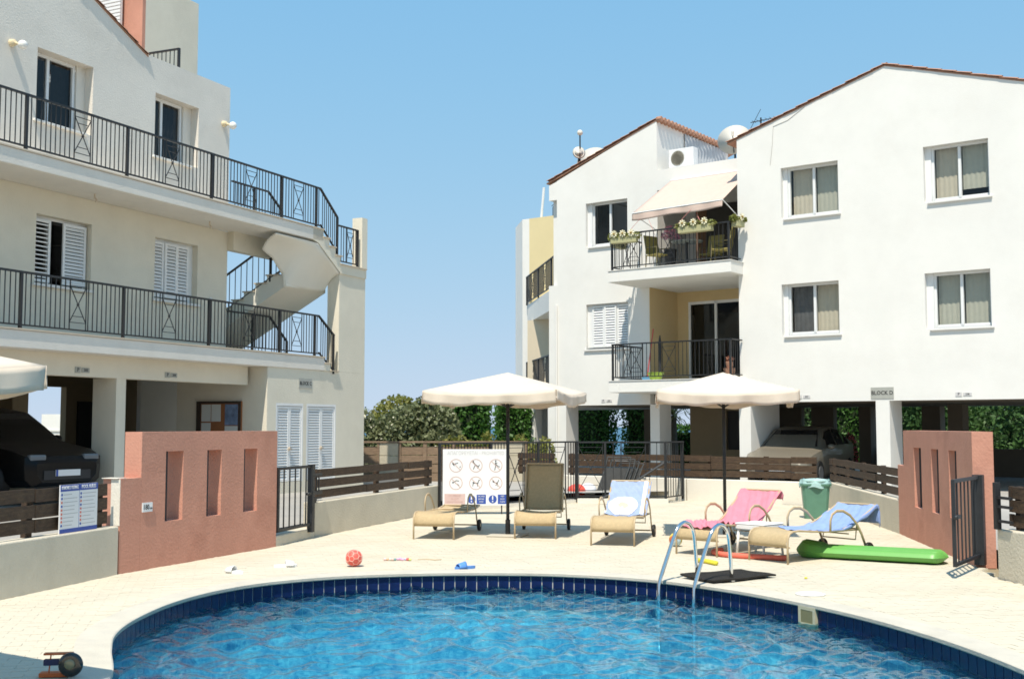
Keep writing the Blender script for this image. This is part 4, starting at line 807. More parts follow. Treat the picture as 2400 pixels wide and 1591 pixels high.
for k in range(6): MB().grid(lambda u,v:(.095*math.sin(math.pi*v)*math.cos((k+u)*math.pi/3),.095*math.sin(math.pi*v)*math.sin((k+u)*math.pi/3),-.095*math.cos(math.pi*v)),4,12).build('ball_gore',M('gore_%d'%k,bcol[k],.35),t,smooth=True).rotation_euler=(.7,.3,0)
def gp(x,y,z=0):   # ground point helper for tubes lying on the deck
    return Vector((x,y,z))
noo=M('coral_foam',(.80,.17,.11),.85,.05,20,.3,200); nooy=M('yellow_foam',(.70,.62,.05),.85)
P=[(3.46,14.78),(3.2,14.86),(2.95,14.98),(2.80,15.10),(2.70,15.25),(2.67,15.42),(2.72,15.58),(2.83,15.68),(3.0,15.70)]
tag(MB().tube([gp(x,y,.036) for x,y in spline(P,4)[:-7]],.034,12).build('pool_noodle',noo,smooth=True),'coral red foam noodle bent round under the white table','pool noodle')
tag(MB().tube([gp(2.30,14.60,.03),gp(2.42,14.45,.03),gp(2.50,14.25,.03)],.028,10).build('pool_noodle',nooy,smooth=True),'short yellow foam noodle end behind the ladder','pool noodle')
# green lilo
t=thing('air_mattress','bright green inflated lilo lying under the right lounger','air mattress',(3.74,15.32,.0),math.atan2(14.40-15.32,5.40-3.74)); grn=M('green_vinyl',(.13,.37,.075),.4,.05,4,spec=.45)
Ll=1.90; m=MB()
def lil(u,v,s):
    x=u*Ll; w_=.27*min(1,(max(0,u)/.10)**.5 if u<.1 else 1,(max(0,1-u)/.07)**.5 if u>.93 else 1); y=(v*2-1)*w_
    ch=abs(math.sin(v*math.pi*5)); e=(1-(2*v-1)**6)*min(1,u/.06)*min(1,(1-u)/.05); pil=1.35 if u<.2 else 1
    return (x,y,.085+s*(.035+.045*ch**.6*pil)*e+(.07*max(0,.2-u)*4 if s>0 else 0)*e)
MB().grid(lambda u,v:lil(u,v,1),50,50).grid(lambda u,v:lil(u,v,-1),50,50).build('lilo_body',grn,t,smooth=True)
# string of diving toys
t=thing('bead_toys','string of small pastel plastic toys lying on the deck right of the red ball','toy',(-1.62,14.78,0)); cl=[(.80,.55,.50),(.80,.45,.28),(.72,.75,.62),(.70,.50,.42),(.20,.36,.35),(.75,.42,.58),(.78,.38,.55),(.80,.45,.62),(.55,.55,.75),(.80,.16,.14),(.75,.76,.25)]
for k,cc in enumerate(cl): MB().ball((k*.032+.01,random.uniform(-.03,.03),.017),.019 if k%3 else .024,10,8,.8).build('toy_bead',M('toy_%d'%k,cc,.4),t,smooth=True)
tag(MB().tube([(-1.20,14.85,.006),(-1.1,14.9,.006),(-.98,14.80,.006),(-.9,14.86,.006)],.006,5).build('tan_string',M('tan_cord',(.55,.42,.26),.9)),'thin tan cord beside the pastel toys','cord')
def slipper(X,Y,rz,mt,label,L=.28,open_=True,strap=None):
    t=thing('slipper',label,'slipper',(X,Y,0),rz,'pool slippers left on the deck'); ol=[(.5*L*math.cos(a),(.36+.08*math.cos(a))*.095*2*.55*math.sin(a)) for a in [2*math.pi*k/20 for k in range(20)]]
    MB().prism(ol,'z',.001,.03).build('sole',mt,t,bev=.004); m=MB(); m.grid(lambda u,v:(L*(.0+.36*v),.055*math.cos(math.pi*u),.015+.075*math.sin(math.pi*u)*(1-.35*v)),12,4); m.build('strap',strap or mt,t,smooth=True,solid=.006)
ww=M('white_rubber_foam',(.82,.80,.77),.6); bl_=M('blue_rubber_foam',(.10,.26,.62),.5)
slipper(-3.22,13.52,R_(150),ww,'white slipper nearer the left pink wall'); slipper(-2.74,14.10,R_(20),ww,'white slipper nearer the red ball'); slipper(-.56,13.93,R_(212),bl_,'blue slipper at the pool edge')
tag(MB().ball((0,0,.012),.02,8,6,.5).build('dry_leaf',nooy,loc=(3.28,13.02,0)),'small yellow scrap on the deck right of the black mat','scrap')
# toy at the lower left corner
t=thing('toy','orange and navy pool toy with a round black front at the lower left corner','toy',(-2.985,7.93,.004),R_(8)); blk=M('glossy_black',(.006,.007,.008),.15,spec=.6,coat=.5); org=M('orange_plastic',(.62,.13,.03),.4,.1,9); nav=M('navy_plastic',(.02,.025,.08),.4)
MB().lathe([(.02,-.005),(.06,-.012),(.074,-.008),(.082,.006),(.074,.03),(.03,.035)],30,(0,0,.088),'y').build('round_front',blk,t,smooth=True); MB().lathe([(.02,-.0145),(.034,-.013),(.036,-.010)],20,(-.004,0,.094),'y').build('lens',M('lens_amber',(.22,.19,.10),.1,spec=.8),t,smooth=True)
m=MB(); m.box(-.19,-.0,.05,.10,.145,.158); m.build('orange_bar',org,t,bev=.004); MB().box(-.215,-.01,.04,.12,.0,.028).build('orange_base',org,t,bev=.004); MB().box(-.19,-.02,.055,.10,.075,.115).build('navy_box',nav,t,bev=.004); m=MB(); m.tube([(-.155,.07,.028),(-.145,.075,.145)],.005,6); m.tube([(-.05,.07,.028),(-.05,.075,.145)],.005,6); m.build('rods',org,t)
# bin
t=thing('waste_bin','green plastic bin with a pale bag folded over its rim beside the back wall','bin',(5.62,21.5,0),R_(-10)); grb=M('bin_green',(.105,.235,.165),.45,.1,6); bag=M('bin_bag',(.42,.62,.60),.35,.15,12)
m=MB(); 
def rr(s,z): 
    return [(s*sx,s*.85*sy,z) for sx,sy in ((-1,-.8),(-.8,-1),(.8,-1),(1,-.8),(1,.8),(.8,1),(-.8,1),(-1,.8))]
lv=[rr(.20,0),rr(.25,.60),rr(.275,.605),rr(.28,.64)]; m.v=[p for q in lv for p in q]
for i in range(3):
    for k in range(8): m.f.append((i*8+k,i*8+(k+1)%8,i*8+8+(k+1)%8,i*8+8+k))
m.build('bin_body',grb,t); m=MB(); m.grid(lambda u,v:((.285+.012*math.sin(u*50+v*3))*math.cos(2*math.pi*u)*(1.0-.06*(v>.7)),(.255+.012*math.sin(u*44))*math.sin(2*math.pi*u)*(1.0-.06*(v>.7)),.57+.14*v+.018*math.sin(u*37)),60,5); m.build('bin_bag',bag,t,smooth=True); MB().lathe([(.25,.66),(.27,.71),(.10,.73),(.01,.72)],14).build('bag_top',bag,t,smooth=True)
# ------------------------------------------------------------------ roof equipment of block D
dishm=M('dish_cream',(.72,.68,.60),.5,.05,4)
def dish(O,A,p,r,az_,el,label,mast=.5):
    t=thing('satellite_dish',label,'satellite dish',wl(O,A,p),A,'satellite dishes on the roofs'); e=inst('dish_reflector',MB().lathe([(r*k/6,-.0+.22*r*(k/6)**2) for k in range(1,7)],30).mesh('dish_reflector',dishm,True),t,(0,0,0),rot=(R_(90-el),0,az_))
    m=e.modifiers.new('s','SOLIDIFY'); m.thickness=.02
    MB().tube([(0,0,0),(0,0,-mast)],.03,8).build('mast',metal,t); D=Vector((math.sin(-az_)*-1,0,0)); mm=Matrix.Rotation(az_,3,'Z')@Matrix.Rotation(R_(90-el),3,'X')
    a=mm@Vector((0,-r*.9,.1)); b=mm@Vector((0,-.05*r,r*.95)); MB().tube([a,b],.014,6).build('arm',metal,t); MB().lathe([(.035,-.06),(.04,.06)],10,tuple(b)).build('receiver',dishm,t); return t
dish(RO,RA,(-2.1,1.9,9.64),.47,R_(18),18,'largest white dish, above the awning beside the gable',.7)
dish(RO,RA,(-1.45,3.2,9.78),.5,R_(-60),55,'white dish lying back behind the left slope of the gable',.6)
dish(RO,RA,(-9.4,6.0,10.75),.62,R_(28),22,'pale dish rising behind the lower end of the wing roof',1.2)
dish(RO,RA,(-7.55,2.2,10.15),.20,R_(45),10,'small dish on the wing roof below the little camera',.9)
dish(RO,RA,(2.45,.9,10.40),.17,R_(25),25,'tiny dish on the ridge of the gable',.2)
t=thing('antenna','thin TV antenna with short rods behind the left slope of the gable','antenna',wl(RO,RA,(-.85,.9,9.35)),RA); m=MB(); m.tube([(0,0,0),(0,0,.55)],.02,6); m.tube([(-.3,0,.46),(1.0,.4,.62)],.012,5)
for k in range(11): m.tube([(-.2+k*.11,.12*0+.03*k-.12,.47+.013*k),(-.2+k*.11,.03*k+.12,.47+.013*k)],.007,4)
m.tube([(-.3,0,.3),(.0,0,.78)],.008,4); m.build('antenna_rods',metal,t)
t=thing('roof_camera','little cream lamp head on a pole above the wing roof','lamp',wl(RO,RA,(-7.5,2.2,10.15)),RA); MB().tube([(0,0,-.6),(0,0,.55)],.022,6).build('pole',metal,t); MB().ball((0,0,.64),.09,10,8).build('lamp_head',dishm,t)
acg=M('ac_grille',(.40,.37,.30),.6,.1,30)
def ac(O,A,p,label,wd=.78,h=.56,rz=0,fan=True):
    t=thing('air_conditioner',label,'air conditioner',wl(O,A,p),A+rz,'air conditioner units on the roofs'); MB().box(0,wd,0,.28,.03,h).build('ac_case',pvc,t,bev=.012); MB().box(.05,.15,.02,.26,0,.03).box(wd-.15,wd-.05,.02,.26,0,.03).build('ac_feet',metal,t)
    m=MB(); ringm2(m,wd*.36,h*.52,0,h*.38,-.012) if fan else m.box(.08,wd*.75,-.012,-.004,.08,h-.06); m.build('fan_grille',acg,t)
def ringm2(m,x,z,r0,r1,y):
    for k in range(9): m.lathe([(r1*(k+.2)/9,y),(r1*(k+.85)/9,y)],28,(x,0,z),'y')
ac(RO,RA,(-3.88,1.32,8.98),'white air conditioner with a round grille on the parapet above the awning')
ac(RO,RA,(-9.3,4.1,8.95),'white air conditioner on the roof above the yellow end wall',.95,.8,R_(12),False)
t=thing('vent_pole','leaning white pole on the roof above the yellow end wall','pole',wl(RO,RA,(-11.2,5.3,8.93)),RA); MB().tube([(0,0,0),(.12,0,1.1)],.045,8).build('pole',pvc,t); MB().tube([(.5,0,0),(.5,0,.35),(.8,0,.65)],.015,5).tube([(.45,0,.4),(.95,0,.75)],.012,5).build('small_aerial',metal,t)
# shed side of the wing roof: corrugated panel and little grille
t=thing('corrugated_panel','grey corrugated panel on the roof under the red eave tiles','panel',wl(RO,RA,(-4.07,2.6,9.0)),RA); m=MB(); m.grid(lambda u,v:(.02+.02*math.sin(u*90),u*2.6,v*1.3),90,1); m.build('panel_sheet',M('grey_metal_sheet',(.48,.50,.52),.5,.1,4),t,smooth=True)
# awning over the upper balcony
t=thing('awning','peach canvas awning stretched over the upper balcony','awning',wl(RO,RA,(0,0,0)),RA)
A0,A1,B0,B1=Vector((-3.62,.96,8.56)),Vector((-1.16,.96,8.56)),Vector((-4.05,-.45,7.47)),Vector((-1.33,-.45,7.53))
MB().grid(lambda u,v:((A0*(1-u)+A1*u)*(1-v)+(B0*(1-u)+B1*u)*v)-Vector((0,0,.05*math.sin(math.pi*v)*math.sin(math.pi*u))),20,12).build('awning_cloth',canvas2,t,smooth=True,solid=.006)
MB().grid(lambda u,v:B0*(1-u)+B1*u+Vector((0,-.012*v+.02*math.sin(u*24)*v,-.20*v-.02*v*math.sin(u*11))),40,4).build('awning_valance',canvas2,t,smooth=True,solid=.004)
m=MB(); m.tube([B0,B1],.02,7); m.tube([Vector((-4.1,1,7.2)),B0],.012,5); m.tube([Vector((-1.15,.2,7.1)),B1],.012,5); m.tube([A0,A1],.03,8); m.build('awning_frame',pvc,t)
MB().tube([(-2.15,-.3,7.42),(-2.15,-.3,5.93)],.022,7).build('prop_pole',M('brown_pole',(.25,.15,.10),.6),t)
m=MB(); m.tube([(-2.2,-.45,7.42),(-2.75,-.6,6.85)],.008,4); m.tube([(-2.15,-.35,7.3),(-1.85,-.62,6.9)],.008,4); m.tube([(-3.8,-.45,7.3),(-4.3,-.6,6.75)],.006,4); m.tube([(-3.55,-.45,7.3),(-3.25,-.6,6.75)],.006,4); m.build('guy_ropes',M('pink_rope',(.62,.25,.22),.8),t)
# balcony furniture and flowers
olive=M('olive_sling',(.34,.29,.09),.7,.1,9); olived=M('olive_frame',(.20,.17,.08),.5)
def bchair(p,rz,label):
    t=thing('balcony_chair',label,'chair',wl(RO,RA,p),RA+rz,'chairs on the upper balcony'); MB().box(-.24,.24,-.22,.24,.41,.44).build('seat',olive,t,bev=.01); MB().add([(-.23,.22,.46),(.23,.22,.46),(.23,.34,1.0),(-.23,.34,1.0),(-.23,.25,.46),(.23,.25,.46),(.23,.37,1.0),(-.23,.37,1.0)],[(0,1,2,3),(4,5,6,7),(0,1,5,4),(1,2,6,5),(2,3,7,6),(3,0,4,7)]).build('backrest',olive,t)
    for a in (-.24,.24):
        for b in (-.2,.22): MB().tube([(a,b,.43),(a*1.08,b*1.15,0)],.014,6).build('leg',olived,t)
        MB().tube([(a,-.2,.43),(a,-.2,.62),(a,.24,.64)],.014,6).build('armrest',olived,t)
bchair((-3.55,.1,5.92),R_(70),'olive balcony chair at the left end of the balcony table'); bchair((-1.75,.25,5.92),R_(-75),'olive balcony chair at the right end of the balcony table'); bchair((-2.35,.85,5.92),R_(0),'olive balcony chair behind the balcony table, against the dark doorway')
t=thing('balcony_table','round table with a dark base on the upper balcony','table',wl(RO,RA,(-2.7,.15,5.92)),RA); MB().lathe([(.02,.70),(.42,.71),(.43,.73),(.02,.735)],24).build('table_top',M('glass_top',(.25,.28,.26),.15),t); MB().tube([(0,0,0),(0,0,.7)],.03,8).lathe([(.26,0),(.24,.03),(.03,.05)],16).build('table_base',metal,t)
def foliage(name,n,samp,size,mat,parent,asp=2.2,kind='stuff'):
    P=samp(n); m=len(P); d=rng.normal(size=(m,3)); d/=np.linalg.norm(d,axis=1,keepdims=True); e=rng.normal(size=(m,3)); e-=d*(d*e).sum(1,keepdims=True); e/=np.linalg.norm(e,axis=1,keepdims=True)
    s=size*rng.uniform(.6,1.3,(m,1)); a=d*s*.5; b=e*s*.5/asp*1.4
    V=np.stack([P-a,P+b*.9,P+a,P-b*.9],1).reshape(-1,3); me=bpy.data.meshes.new(name); me.vertices.add(4*m); me.vertices.foreach_set('co',V.ravel()); me.loops.add(4*m); me.loops.foreach_set('vertex_index',np.arange(4*m)); me.polygons.add(m); me.polygons.foreach_set('loop_start',np.arange(m)*4); me.update(calc_edges=True); me.materials.append(mat)
    o=inst(name,me,parent); 
    if kind: o['kind']=kind
    return o
def ell(c,r,shell=.55):
    c=np.array(c,float); r=np.array(r,float)
    def f(n):
        d=rng.normal(size=(n,3)); d/=np.linalg.norm(d,axis=1,keepdims=True); q=rng.uniform(shell**3,1,(n,1))**(1/3); return c+d*q*r
    return f
def multi(L):
    def f(n):
        w_=np.array([l[2] for l in L],float); k=(n*w_/w_.sum()).astype(int)+1; return np.concatenate([ell(c,r)(q) for (c,r,_),q in zip(L,k)])
    return f
def flowerbox(p,rz,L,label,flow,pots=True):
    t=thing('flower_box',label,'flower box',wl(RO,RA,p),RA+rz,'flower boxes on the upper balcony rail'); MB().box(-L/2,L/2,-.09,.09,0,.17).build('planter',M('pale_green_planter',(.42,.40,.22),.7),t,bev=.01); foliage('leaves',260,multi([((x,0,.20),(.12,.12,.10),1) for x in np.linspace(-L/2,L/2,max(2,int(L/.15)))]),.09,lf_yel,t)
    for k in range(flow):
        x=-L/2+L*(k+.5)/flow; m=MB()
        for q in range(8): m.add([(x,-.13,.25),(x+.09*math.cos(q*.785-.3),-.12,.25+.09*math.sin(q*.785-.3)),(x+.10*math.cos(q*.785),-.14,.25+.10*math.sin(q*.785)),(x+.09*math.cos(q*.785+.3),-.12,.25+.09*math.sin(q*.785+.3))],[(0,1,2,3)])
        m.build('petals',M('cream_petal',(.80,.74,.52),.7),t); MB().ball((x,-.14,.25),.03,8,6).build('flower_heart',M('dark_heart',(.28,.18,.04),.8),t)
flowerbox((-1.95,-.78,6.70),0,.95,'planter with three cream flowers on the middle of the upper balcony rail',3); flowerbox((-.93,-.40,6.78),R_(80),.34,'planter with one cream flower at the right end of the upper balcony',1)
flowerbox((-4.1,-.78,6.62),R_(8),.75,'planter with cream flowers near the left corner of the upper balcony',3); flowerbox((-4.72,-.1,6.62),R_(92),.6,'planter on the left side rail of the upper balcony',2)
t=thing('potted_plant','pink flowering plant in a dark pot on the upper balcony','potted plant',wl(RO,RA,(-3.3,.3,5.92)),RA); MB().lathe([(.13,0),(.17,.55),(.18,.58),(.15,.58)],14).build('pot',dark,t); foliage('blossoms',240,multi([((0,0,1.12),(.16,.16,.12),2),((-.14,0,.98),(.15,.14,.1),1),((.16,0,.92),(.14,.14,.1),1)]),.08,M('soft_pink_blossom',(.70,.33,.42),.8),t); MB().tube([(0,0,.55),(0,0,1.05)],.012,5).build('stem',bark,t)
t=thing('basin','lime green basin on the floor of the lower balcony','basin',wl(RO,RA,(-3.45,-.3,2.925)),RA); MB().lathe([(.14,0),(.22,.18),(.24,.20),(.21,.19),(.13,.02)],20).build('basin_body',M('lime_plastic',(.33,.48,.06),.4),t,smooth=True)
t=thing('clay_pots','stacked terracotta pots with a plant at the right end of the lower balcony','plant pot',wl(RO,RA,(-1.25,-.35,2.925)),RA); MB().lathe([(.10,0),(.15,.22),(.16,.25),(.13,.25)],14).build('pot',tile_r,t); MB().lathe([(.07,.24),(.10,.40),(.10,.42)],12).build('small_pot',tile_r,t); foliage('leaves',60,ell((0,0,.48),(.1,.1,.08)),.08,M('terracotta_pink_leaf',(.5,.22,.14),.8),t)
t=thing('broom','red broom handle leaning on the lower balcony','broom',wl(RO,RA,(-4.0,.2,2.925)),RA); MB().tube([(0,0,.1),(.06,.25,1.45)],.014,6).build('broom_handle',M('red_handle',(.55,.05,.05),.4),t); MB().box(-.14,.14,-.03,.03,0,.12).build('broom_head',M('blue_bristle',(.1,.25,.4),.8),t)
t=thing('folded_parasol','dark folded parasol standing on the lower balcony','parasol',wl(RO,RA,(-3.68,.35,2.925)),RA); MB().lathe([(.03,0),(.045,.5),(.05,1.0),(.015,1.25)],8).build('folded_cloth',dark,t)
# ------------------------------------------------------------------ cars under the blocks
def car(O,A,p,rz,label,paint,L=4.4,Wd=1.8,H=1.5,suv=0,plate_txt=None):
    t=thing('parked_car',label,'car',wl(O,A,p),A+rz,'cars parked under the blocks'); h=H; w_=Wd/2
    # stations from nose (-y) to tail: y, belt z, roof z, half width at belt, half width at roof, bottom z
    S=[(0,.55,.56,.62,.60,.30),(.10,.68,.69,.80,.78,.22),(.45,.80,.81,.88,.80,.20),(.95,.88,.90,.90,.80,.20),(1.18,.92,.97,.90,.78,.20),(1.55,.94,h*.80,.90,.72,.20),(1.95,.95,h*.955,.90,.66,.20),(2.5,.96,h,.90,.66,.20),(3.2,.98,h*.985,.90,.65,.20),(3.75,1.0,h*.90,.89,.64,.22),(L-.28,1.02,h*.74,.86,.66,.25),(L-.05,.98,1.0,.80,.74,.30),(L,.80,.81,.74,.70,.34)]
    k=w_/.9; dzs=.06 if suv else 0; N=len(S); m=MB(); ring=[]
    for (y,b,r,wb,wr,bt) in S:
        b+=dzs; r=r+dzs if r<h*.7 else r; wb*=k; wr*=k
        ring.append([(-wb*.8,y,bt),(-wb*.97,y,bt+.12),(-wb*1.0,y,(bt+b)/2+.1),(-wb*.985,y,b),(-wr*1.0,y,max(b+.004,r-.03)),(-wr*.82,y,max(b+.006,r)),(wr*.82,y,max(b+.006,r)),(wr*1.0,y,max(b+.004,r-.03)),(wb*.985,y,b),(wb,y,(bt+b)/2+.1),(wb*.97,y,bt+.12),(wb*.8,y,bt)])
    for q in ring: m.v+=q
    for i in range(N-1):
        for j in range(12): m.f.append((i*12+j,i*12+(j+1)%12,(i+1)*12+(j+1)%12,(i+1)*12+j))
    m.f+=[tuple(range(12)),tuple((N-1)*12+j for j in range(12))]; m.build('body',paint,t,smooth=True,bev=.015)
    gd=M('car_glass',(.012,.014,.016),.06,spec=.8)
    def up(v,n,d=.008): return tuple(Vector(v)+Vector(n)*d)
    for s,(a,b) in ((1,(8,7)),(-1,(3,4))):
        for (i0,i1) in ((5,7),(7,9),(9,10)):
            m=MB(); pts=[]
            for i in range(i0,i1+1): pts.append((Vector(ring[i][a]),Vector(ring[i][b])))
            lo_=[p+(q-p)*.10+Vector((s*.01,0,0)) for p,q in pts]; hi=[p+(q-p)*.90+Vector((s*.012,0,0)) for p,q in pts]
            lo_[0].y+=.05; hi[0].y+=.05; lo_[-1].y-=.04; hi[-1].y-=.04
            n=len(lo_); m.v=[tuple(v) for v in lo_+hi]; m.f=[(q,q+1,n+q+1,n+q) for q in range(n-1)]; m.build('side_window',gd,t)
    m=MB(); m.quad(*[up(v,(0,-.6,.8),.012) for v in ((ring[4][4][0]*.93,ring[4][4][1]+.05,ring[4][4][2]+.04),(ring[4][7][0]*.93,ring[4][7][1]+.05,ring[4][7][2]+.04),(ring[6][6][0]*1.02,ring[6][6][1]-.06,ring[6][6][2]-.04),(ring[6][5][0]*1.02,ring[6][5][1]-.06,ring[6][5][2]-.04))]); m.build('windscreen',gd,t)
    m=MB(); m.quad(*[(x,y,z) for x,y,z in ((-w_*.66,L-.20,H*.76),(w_*.66,L-.20,H*.76),(w_*.62,L-.50,H*.9),(-w_*.62,L-.50,H*.9))]); m.build('rear_window',gd,t)
    for s in (-1,1):
        for y in (.85,L-.85):
            wh=MB().lathe([(.2,-.11),(.30,-.11),(.325,-.08),(.325,.08),(.30,.11),(.2,.11)],24,ax='x').build('wheel',rubber,t,loc=(s*(w_-.09),y,.325)); MB().lathe([(.03,-.115),(.19,-.118),(.19,.118),(.03,.115)],12,ax='x').build('rim',M('alloy',(.45,.45,.46),.3,metal=.8),wh)
        MB().ball((s*(w_+.09),1.55,.98+dzs),.10,10,8,.7).build('wing_mirror',paint,t,smooth=True); MB().box(s*w_*.62-.17,s*w_*.62+.17,.05,.16,.60+dzs,.72+dzs).build('headlight',M('lamp_lens',(.16,.17,.18),.15,spec=.6),t,bev=.03)
        MB().box(s*w_*.80-.06,s*w_*.80+.06,L-.14,L-.02,.75,1.0).build('tail_light',M('red_lens',(.35,.02,.02),.2),t,bev=.02)
    MB().box(-.5,.5,-.012,.06,.34,.50).build('grille',dark,t); pl=MB().box(-.26,.26,-.03,-.01,.40,.51).build('number_plate',signw,t)
    MB().box(-.26,-.22,-.032,-.03,.40,.51).build('plate_band',signb,pl)
    return t
cb=M('black_car_paint',(.0025,.0025,.003),.35,spec=.25); cbe=M('champagne_car_paint',(.20,.175,.135),.4,.03,4,metal=.2,coat=.3)
car(LO,LA,(1.42,.35,.42),R_(-4),'black car parked nose out under the left block, behind the left slat fence',cb,4.5,1.85,1.62,1)
car(RO,RA,(.05,-.6,.2),R_(6),'champagne coloured estate car parked under the right block behind the back fence',cbe,4.5,1.76,1.5)
# ------------------------------------------------------------------ plants
def shrub(name,label,cat,p,L,n,size,mat,extra=None,stems=4,h=1.,grp=None):
    t=thing(name,label,cat,p,0,grp); foliage('foliage',n,multi(L),size,mat,t)
    m=MB()
    for k in range(stems): c=L[k%len(L)][0]; m.tube([(c[0]*.3+.05*k,c[1]*.3,0),(c[0]*.7,c[1]*.7,c[2]*.6),(c[0],c[1],c[2])],[.05,.035,.015],6)
    m.build('stems',bark,t)
    if extra: foliage('blossoms',extra[0],multi([(c,tuple(x*1.03 for x in r),w_) for c,r,w_ in L]),extra[1],extra[2],t)
    return t
G1='oleanders and hedges beyond the pool wall'
shrub('oleander_bush','tall grey-green oleander with pale blossoms right of the left block','bush',(-2.55,33.5,.2),[((-.55,0,1.2),(.75,.7,.95),3),((.05,.1,1.65),(.55,.6,.75),2),((.55,0,1.1),(.55,.6,1.0),3),((.1,-.3,.7),(.9,.6,.6),2)],7500,.16,lf_ole,(260,.09,blossom),grp=G1)
shrub('oleander_bush','pale flowering oleander touching the corner of the left block','bush',(-4.05,33.2,.2),[((-.4,0,1.1),(.7,.6,1.0),3),((.45,0,.9),(.6,.6,.95),3),((.0,-.2,.6),(.8,.5,.5),1)],5200,.15,lf_ole,(420,.10,blossom),grp=G1)
shrub('green_bush','bright green bush showing just above the pale oleander','bush',(-3.6,36.5,.2),[((0,0,1.35),(1.0,.8,1.15),1)],3500,.15,lf_yel,grp=G1)
def hedge(label,cx,cy,wd,dp,z0,z1,n,mat=lf_hedge,rz=0,size=.15,rag=.07,dome=.25):
    t=thing('clipped_hedge',label,'hedge',(cx,cy,.2),rz,G1)
    def f(n):
        P=rng.uniform(-1,1,(n,3)); k=rng.integers(0,3,n); s=np.sign(rng.uniform(-1,1,n)); q=rng.uniform(.80,1.0,n)
        P[np.arange(n),k]=s*q; z=(P[:,2]+1)/2; e=np.clip((np.abs(P[:,0])-.7)/.3,0,1); z=np.where(z>.7,z-dome*e*(z-.7)/.3*.5,z)
        return np.stack([P[:,0]*wd/2*(1-.10*np.clip(.3-z,0,1)*3),P[:,1]*dp/2,z0+(z1-z0)*z],1)+rng.normal(size=(n,3))*rag
    foliage('foliage',n,f,size,mat,t); m=MB(); m.box(-wd/2*.72,wd/2*.72,-dp/2*.72,dp/2*.72,max(z0,.1),z1-.25); m.build('shade_core',M('hedge_shade',(.02,.035,.012),.95,.4,3),t,bev=.1); MB().tube([(0,0,0),(0,0,z0+.3)],.09,7).build('trunk',bark,t); return t  # solid core, coloured dark for the shade inside the hedge
hedge('dark green clipped hedge block under the left parasol',-1.53,36,1.55,1.2,.35,2.52,6500)
hedge('narrow clipped hedge beside the left corner of the white block',.05,39,1.1,1.2,.3,2.25,4200)
hedge('dark clipped hedge seen through the left parking bay',3.0,46,2.2,1.2,.2,3.6,8000,rz=-.5,dome=.6); hedge('dark clipped hedge right of the sky gap in the parking bay',5.0,44.6,1.15,1.2,.2,3.6,5200,rz=-.5,dome=.9)
hedge('bright clipped hedge behind the champagne car',12.7,43.5,1.9,1.3,.3,2.75,5000,rz=-.5); hedge('leafy hedge strip between two dark pillars behind the car',12.3,47,1.9,1.2,.2,3.6,4500,mat=lf_tree,rz=-.5)
def lowplants(label,x0,x1,y,h,n,mat): 
    t=thing('low_shrub',label,'bush',(0,0,.2),0,G1); foliage('foliage',n,multi([((x,y+.2*math.sin(x*5),h*.5),(.34,.4,h*(.55+.12*math.sin(x*7))),1) for x in np.arange(x0,x1,.35)]),.13,mat,t); MB().tube([((x0+x1)/2,y,0),((x0+x1)/2,y,h*.6)],.03,5).build('stems',bark,t)
lowplants('low yellow-green shrubs in front of the clipped hedge block',-2.1,-.2,33,1.15,3200,lf_yel); lowplants('low yellow-green shrubs left of the white pillars',-.1,1.2,33.5,1.1,2200,lf_yel)
def tree(label,x,y,h,r,n,mat=lf_tree):
    t=thing('garden_tree',label,'tree',(x,y,.2),0,'garden trees behind the right block'); foliage('crown',n,multi([((rng.uniform(-r*.6,r*.6),rng.uniform(-r*.6,r*.6),h*.6+rng.uniform(-.25,.35)*h),(r*.55,r*.55,h*.2),1) for k in range(9)]+[((rng.uniform(-r*.6,r*.6),rng.uniform(-r*.4,r*.4),h*.25),(r*.5,r*.5,h*.25),1) for k in range(4)]),.2,mat,t); MB().tube([(0,0,0),(.05,0,h*.4),(0,.1,h*.75)],[.16,.12,.05],8).tube([(.05,0,h*.35),(r*.4,0,h*.6)],[.08,.03],6).tube([(.05,0,h*.4),(-r*.4,.1,h*.65)],[.08,.03],6).build('trunk',bark,t)
hedge('low dark hedge behind the palm in the parking bay',6.6,45.5,2.6,1.0,.0,1.5,4000,rz=-.5)
tree('leafy green tree behind the parking bay beside the right pink wall',15.6,42,4.6,2.2,7500); tree('taller loose tree behind the parking bays at the right edge',19.0,41.5,5.2,2.6,8500); tree('green tree at the far right behind the last pillar',22.0,40,4.5,2.2,5000,lf_hedge)
hedge('long dense hedge under the trees behind the parking bays at the right',18.2,45.5,9.5,1.2,.0,2.3,12000,mat=lf_tree,rz=-.1,size=.2)
shrub('bougainvillea','pink bougainvillea spray beside the tail of the champagne car','bush',(10.3,35.2,.2),[((0,0,1.0),(.16,.2,.28),2),((.12,0,.55),(.10,.15,.35),2)],300,.12,lf_tree,(520,.09,pinkbl),2,grp=G1)
t=thing('palm_plant','spiky palm with yellowed leaves seen through the parking bay','palm',(6.1,43.5,.2),0); m=MB()
for k in range(70):
    a=rng.uniform(0,6.28); el=rng.uniform(-.6,1.3); L_=rng.uniform(.7,1.2); c,s=math.cos(a),math.sin(a); p0=Vector((0,0,1.9)); p1=p0+Vector((c*math.cos(el),s*math.cos(el),math.sin(el)))*L_*.6; p2=p1+Vector((c*.35,s*.35,-.35))*L_*.7; sd=Vector((-s,c,0))*.03
    m.add([p0-sd,p0+sd,p1+sd,p1-sd,p2],[(0,1,2,3),(3,2,4)])
m.build('fronds',leaf('palm_leaf',(.10,.13,.03),(.38,.30,.10)),t,kind='stuff'); MB().tube([(0,0,0),(0,0,1.9)],[.14,.10],8).build('trunk',bark,t)
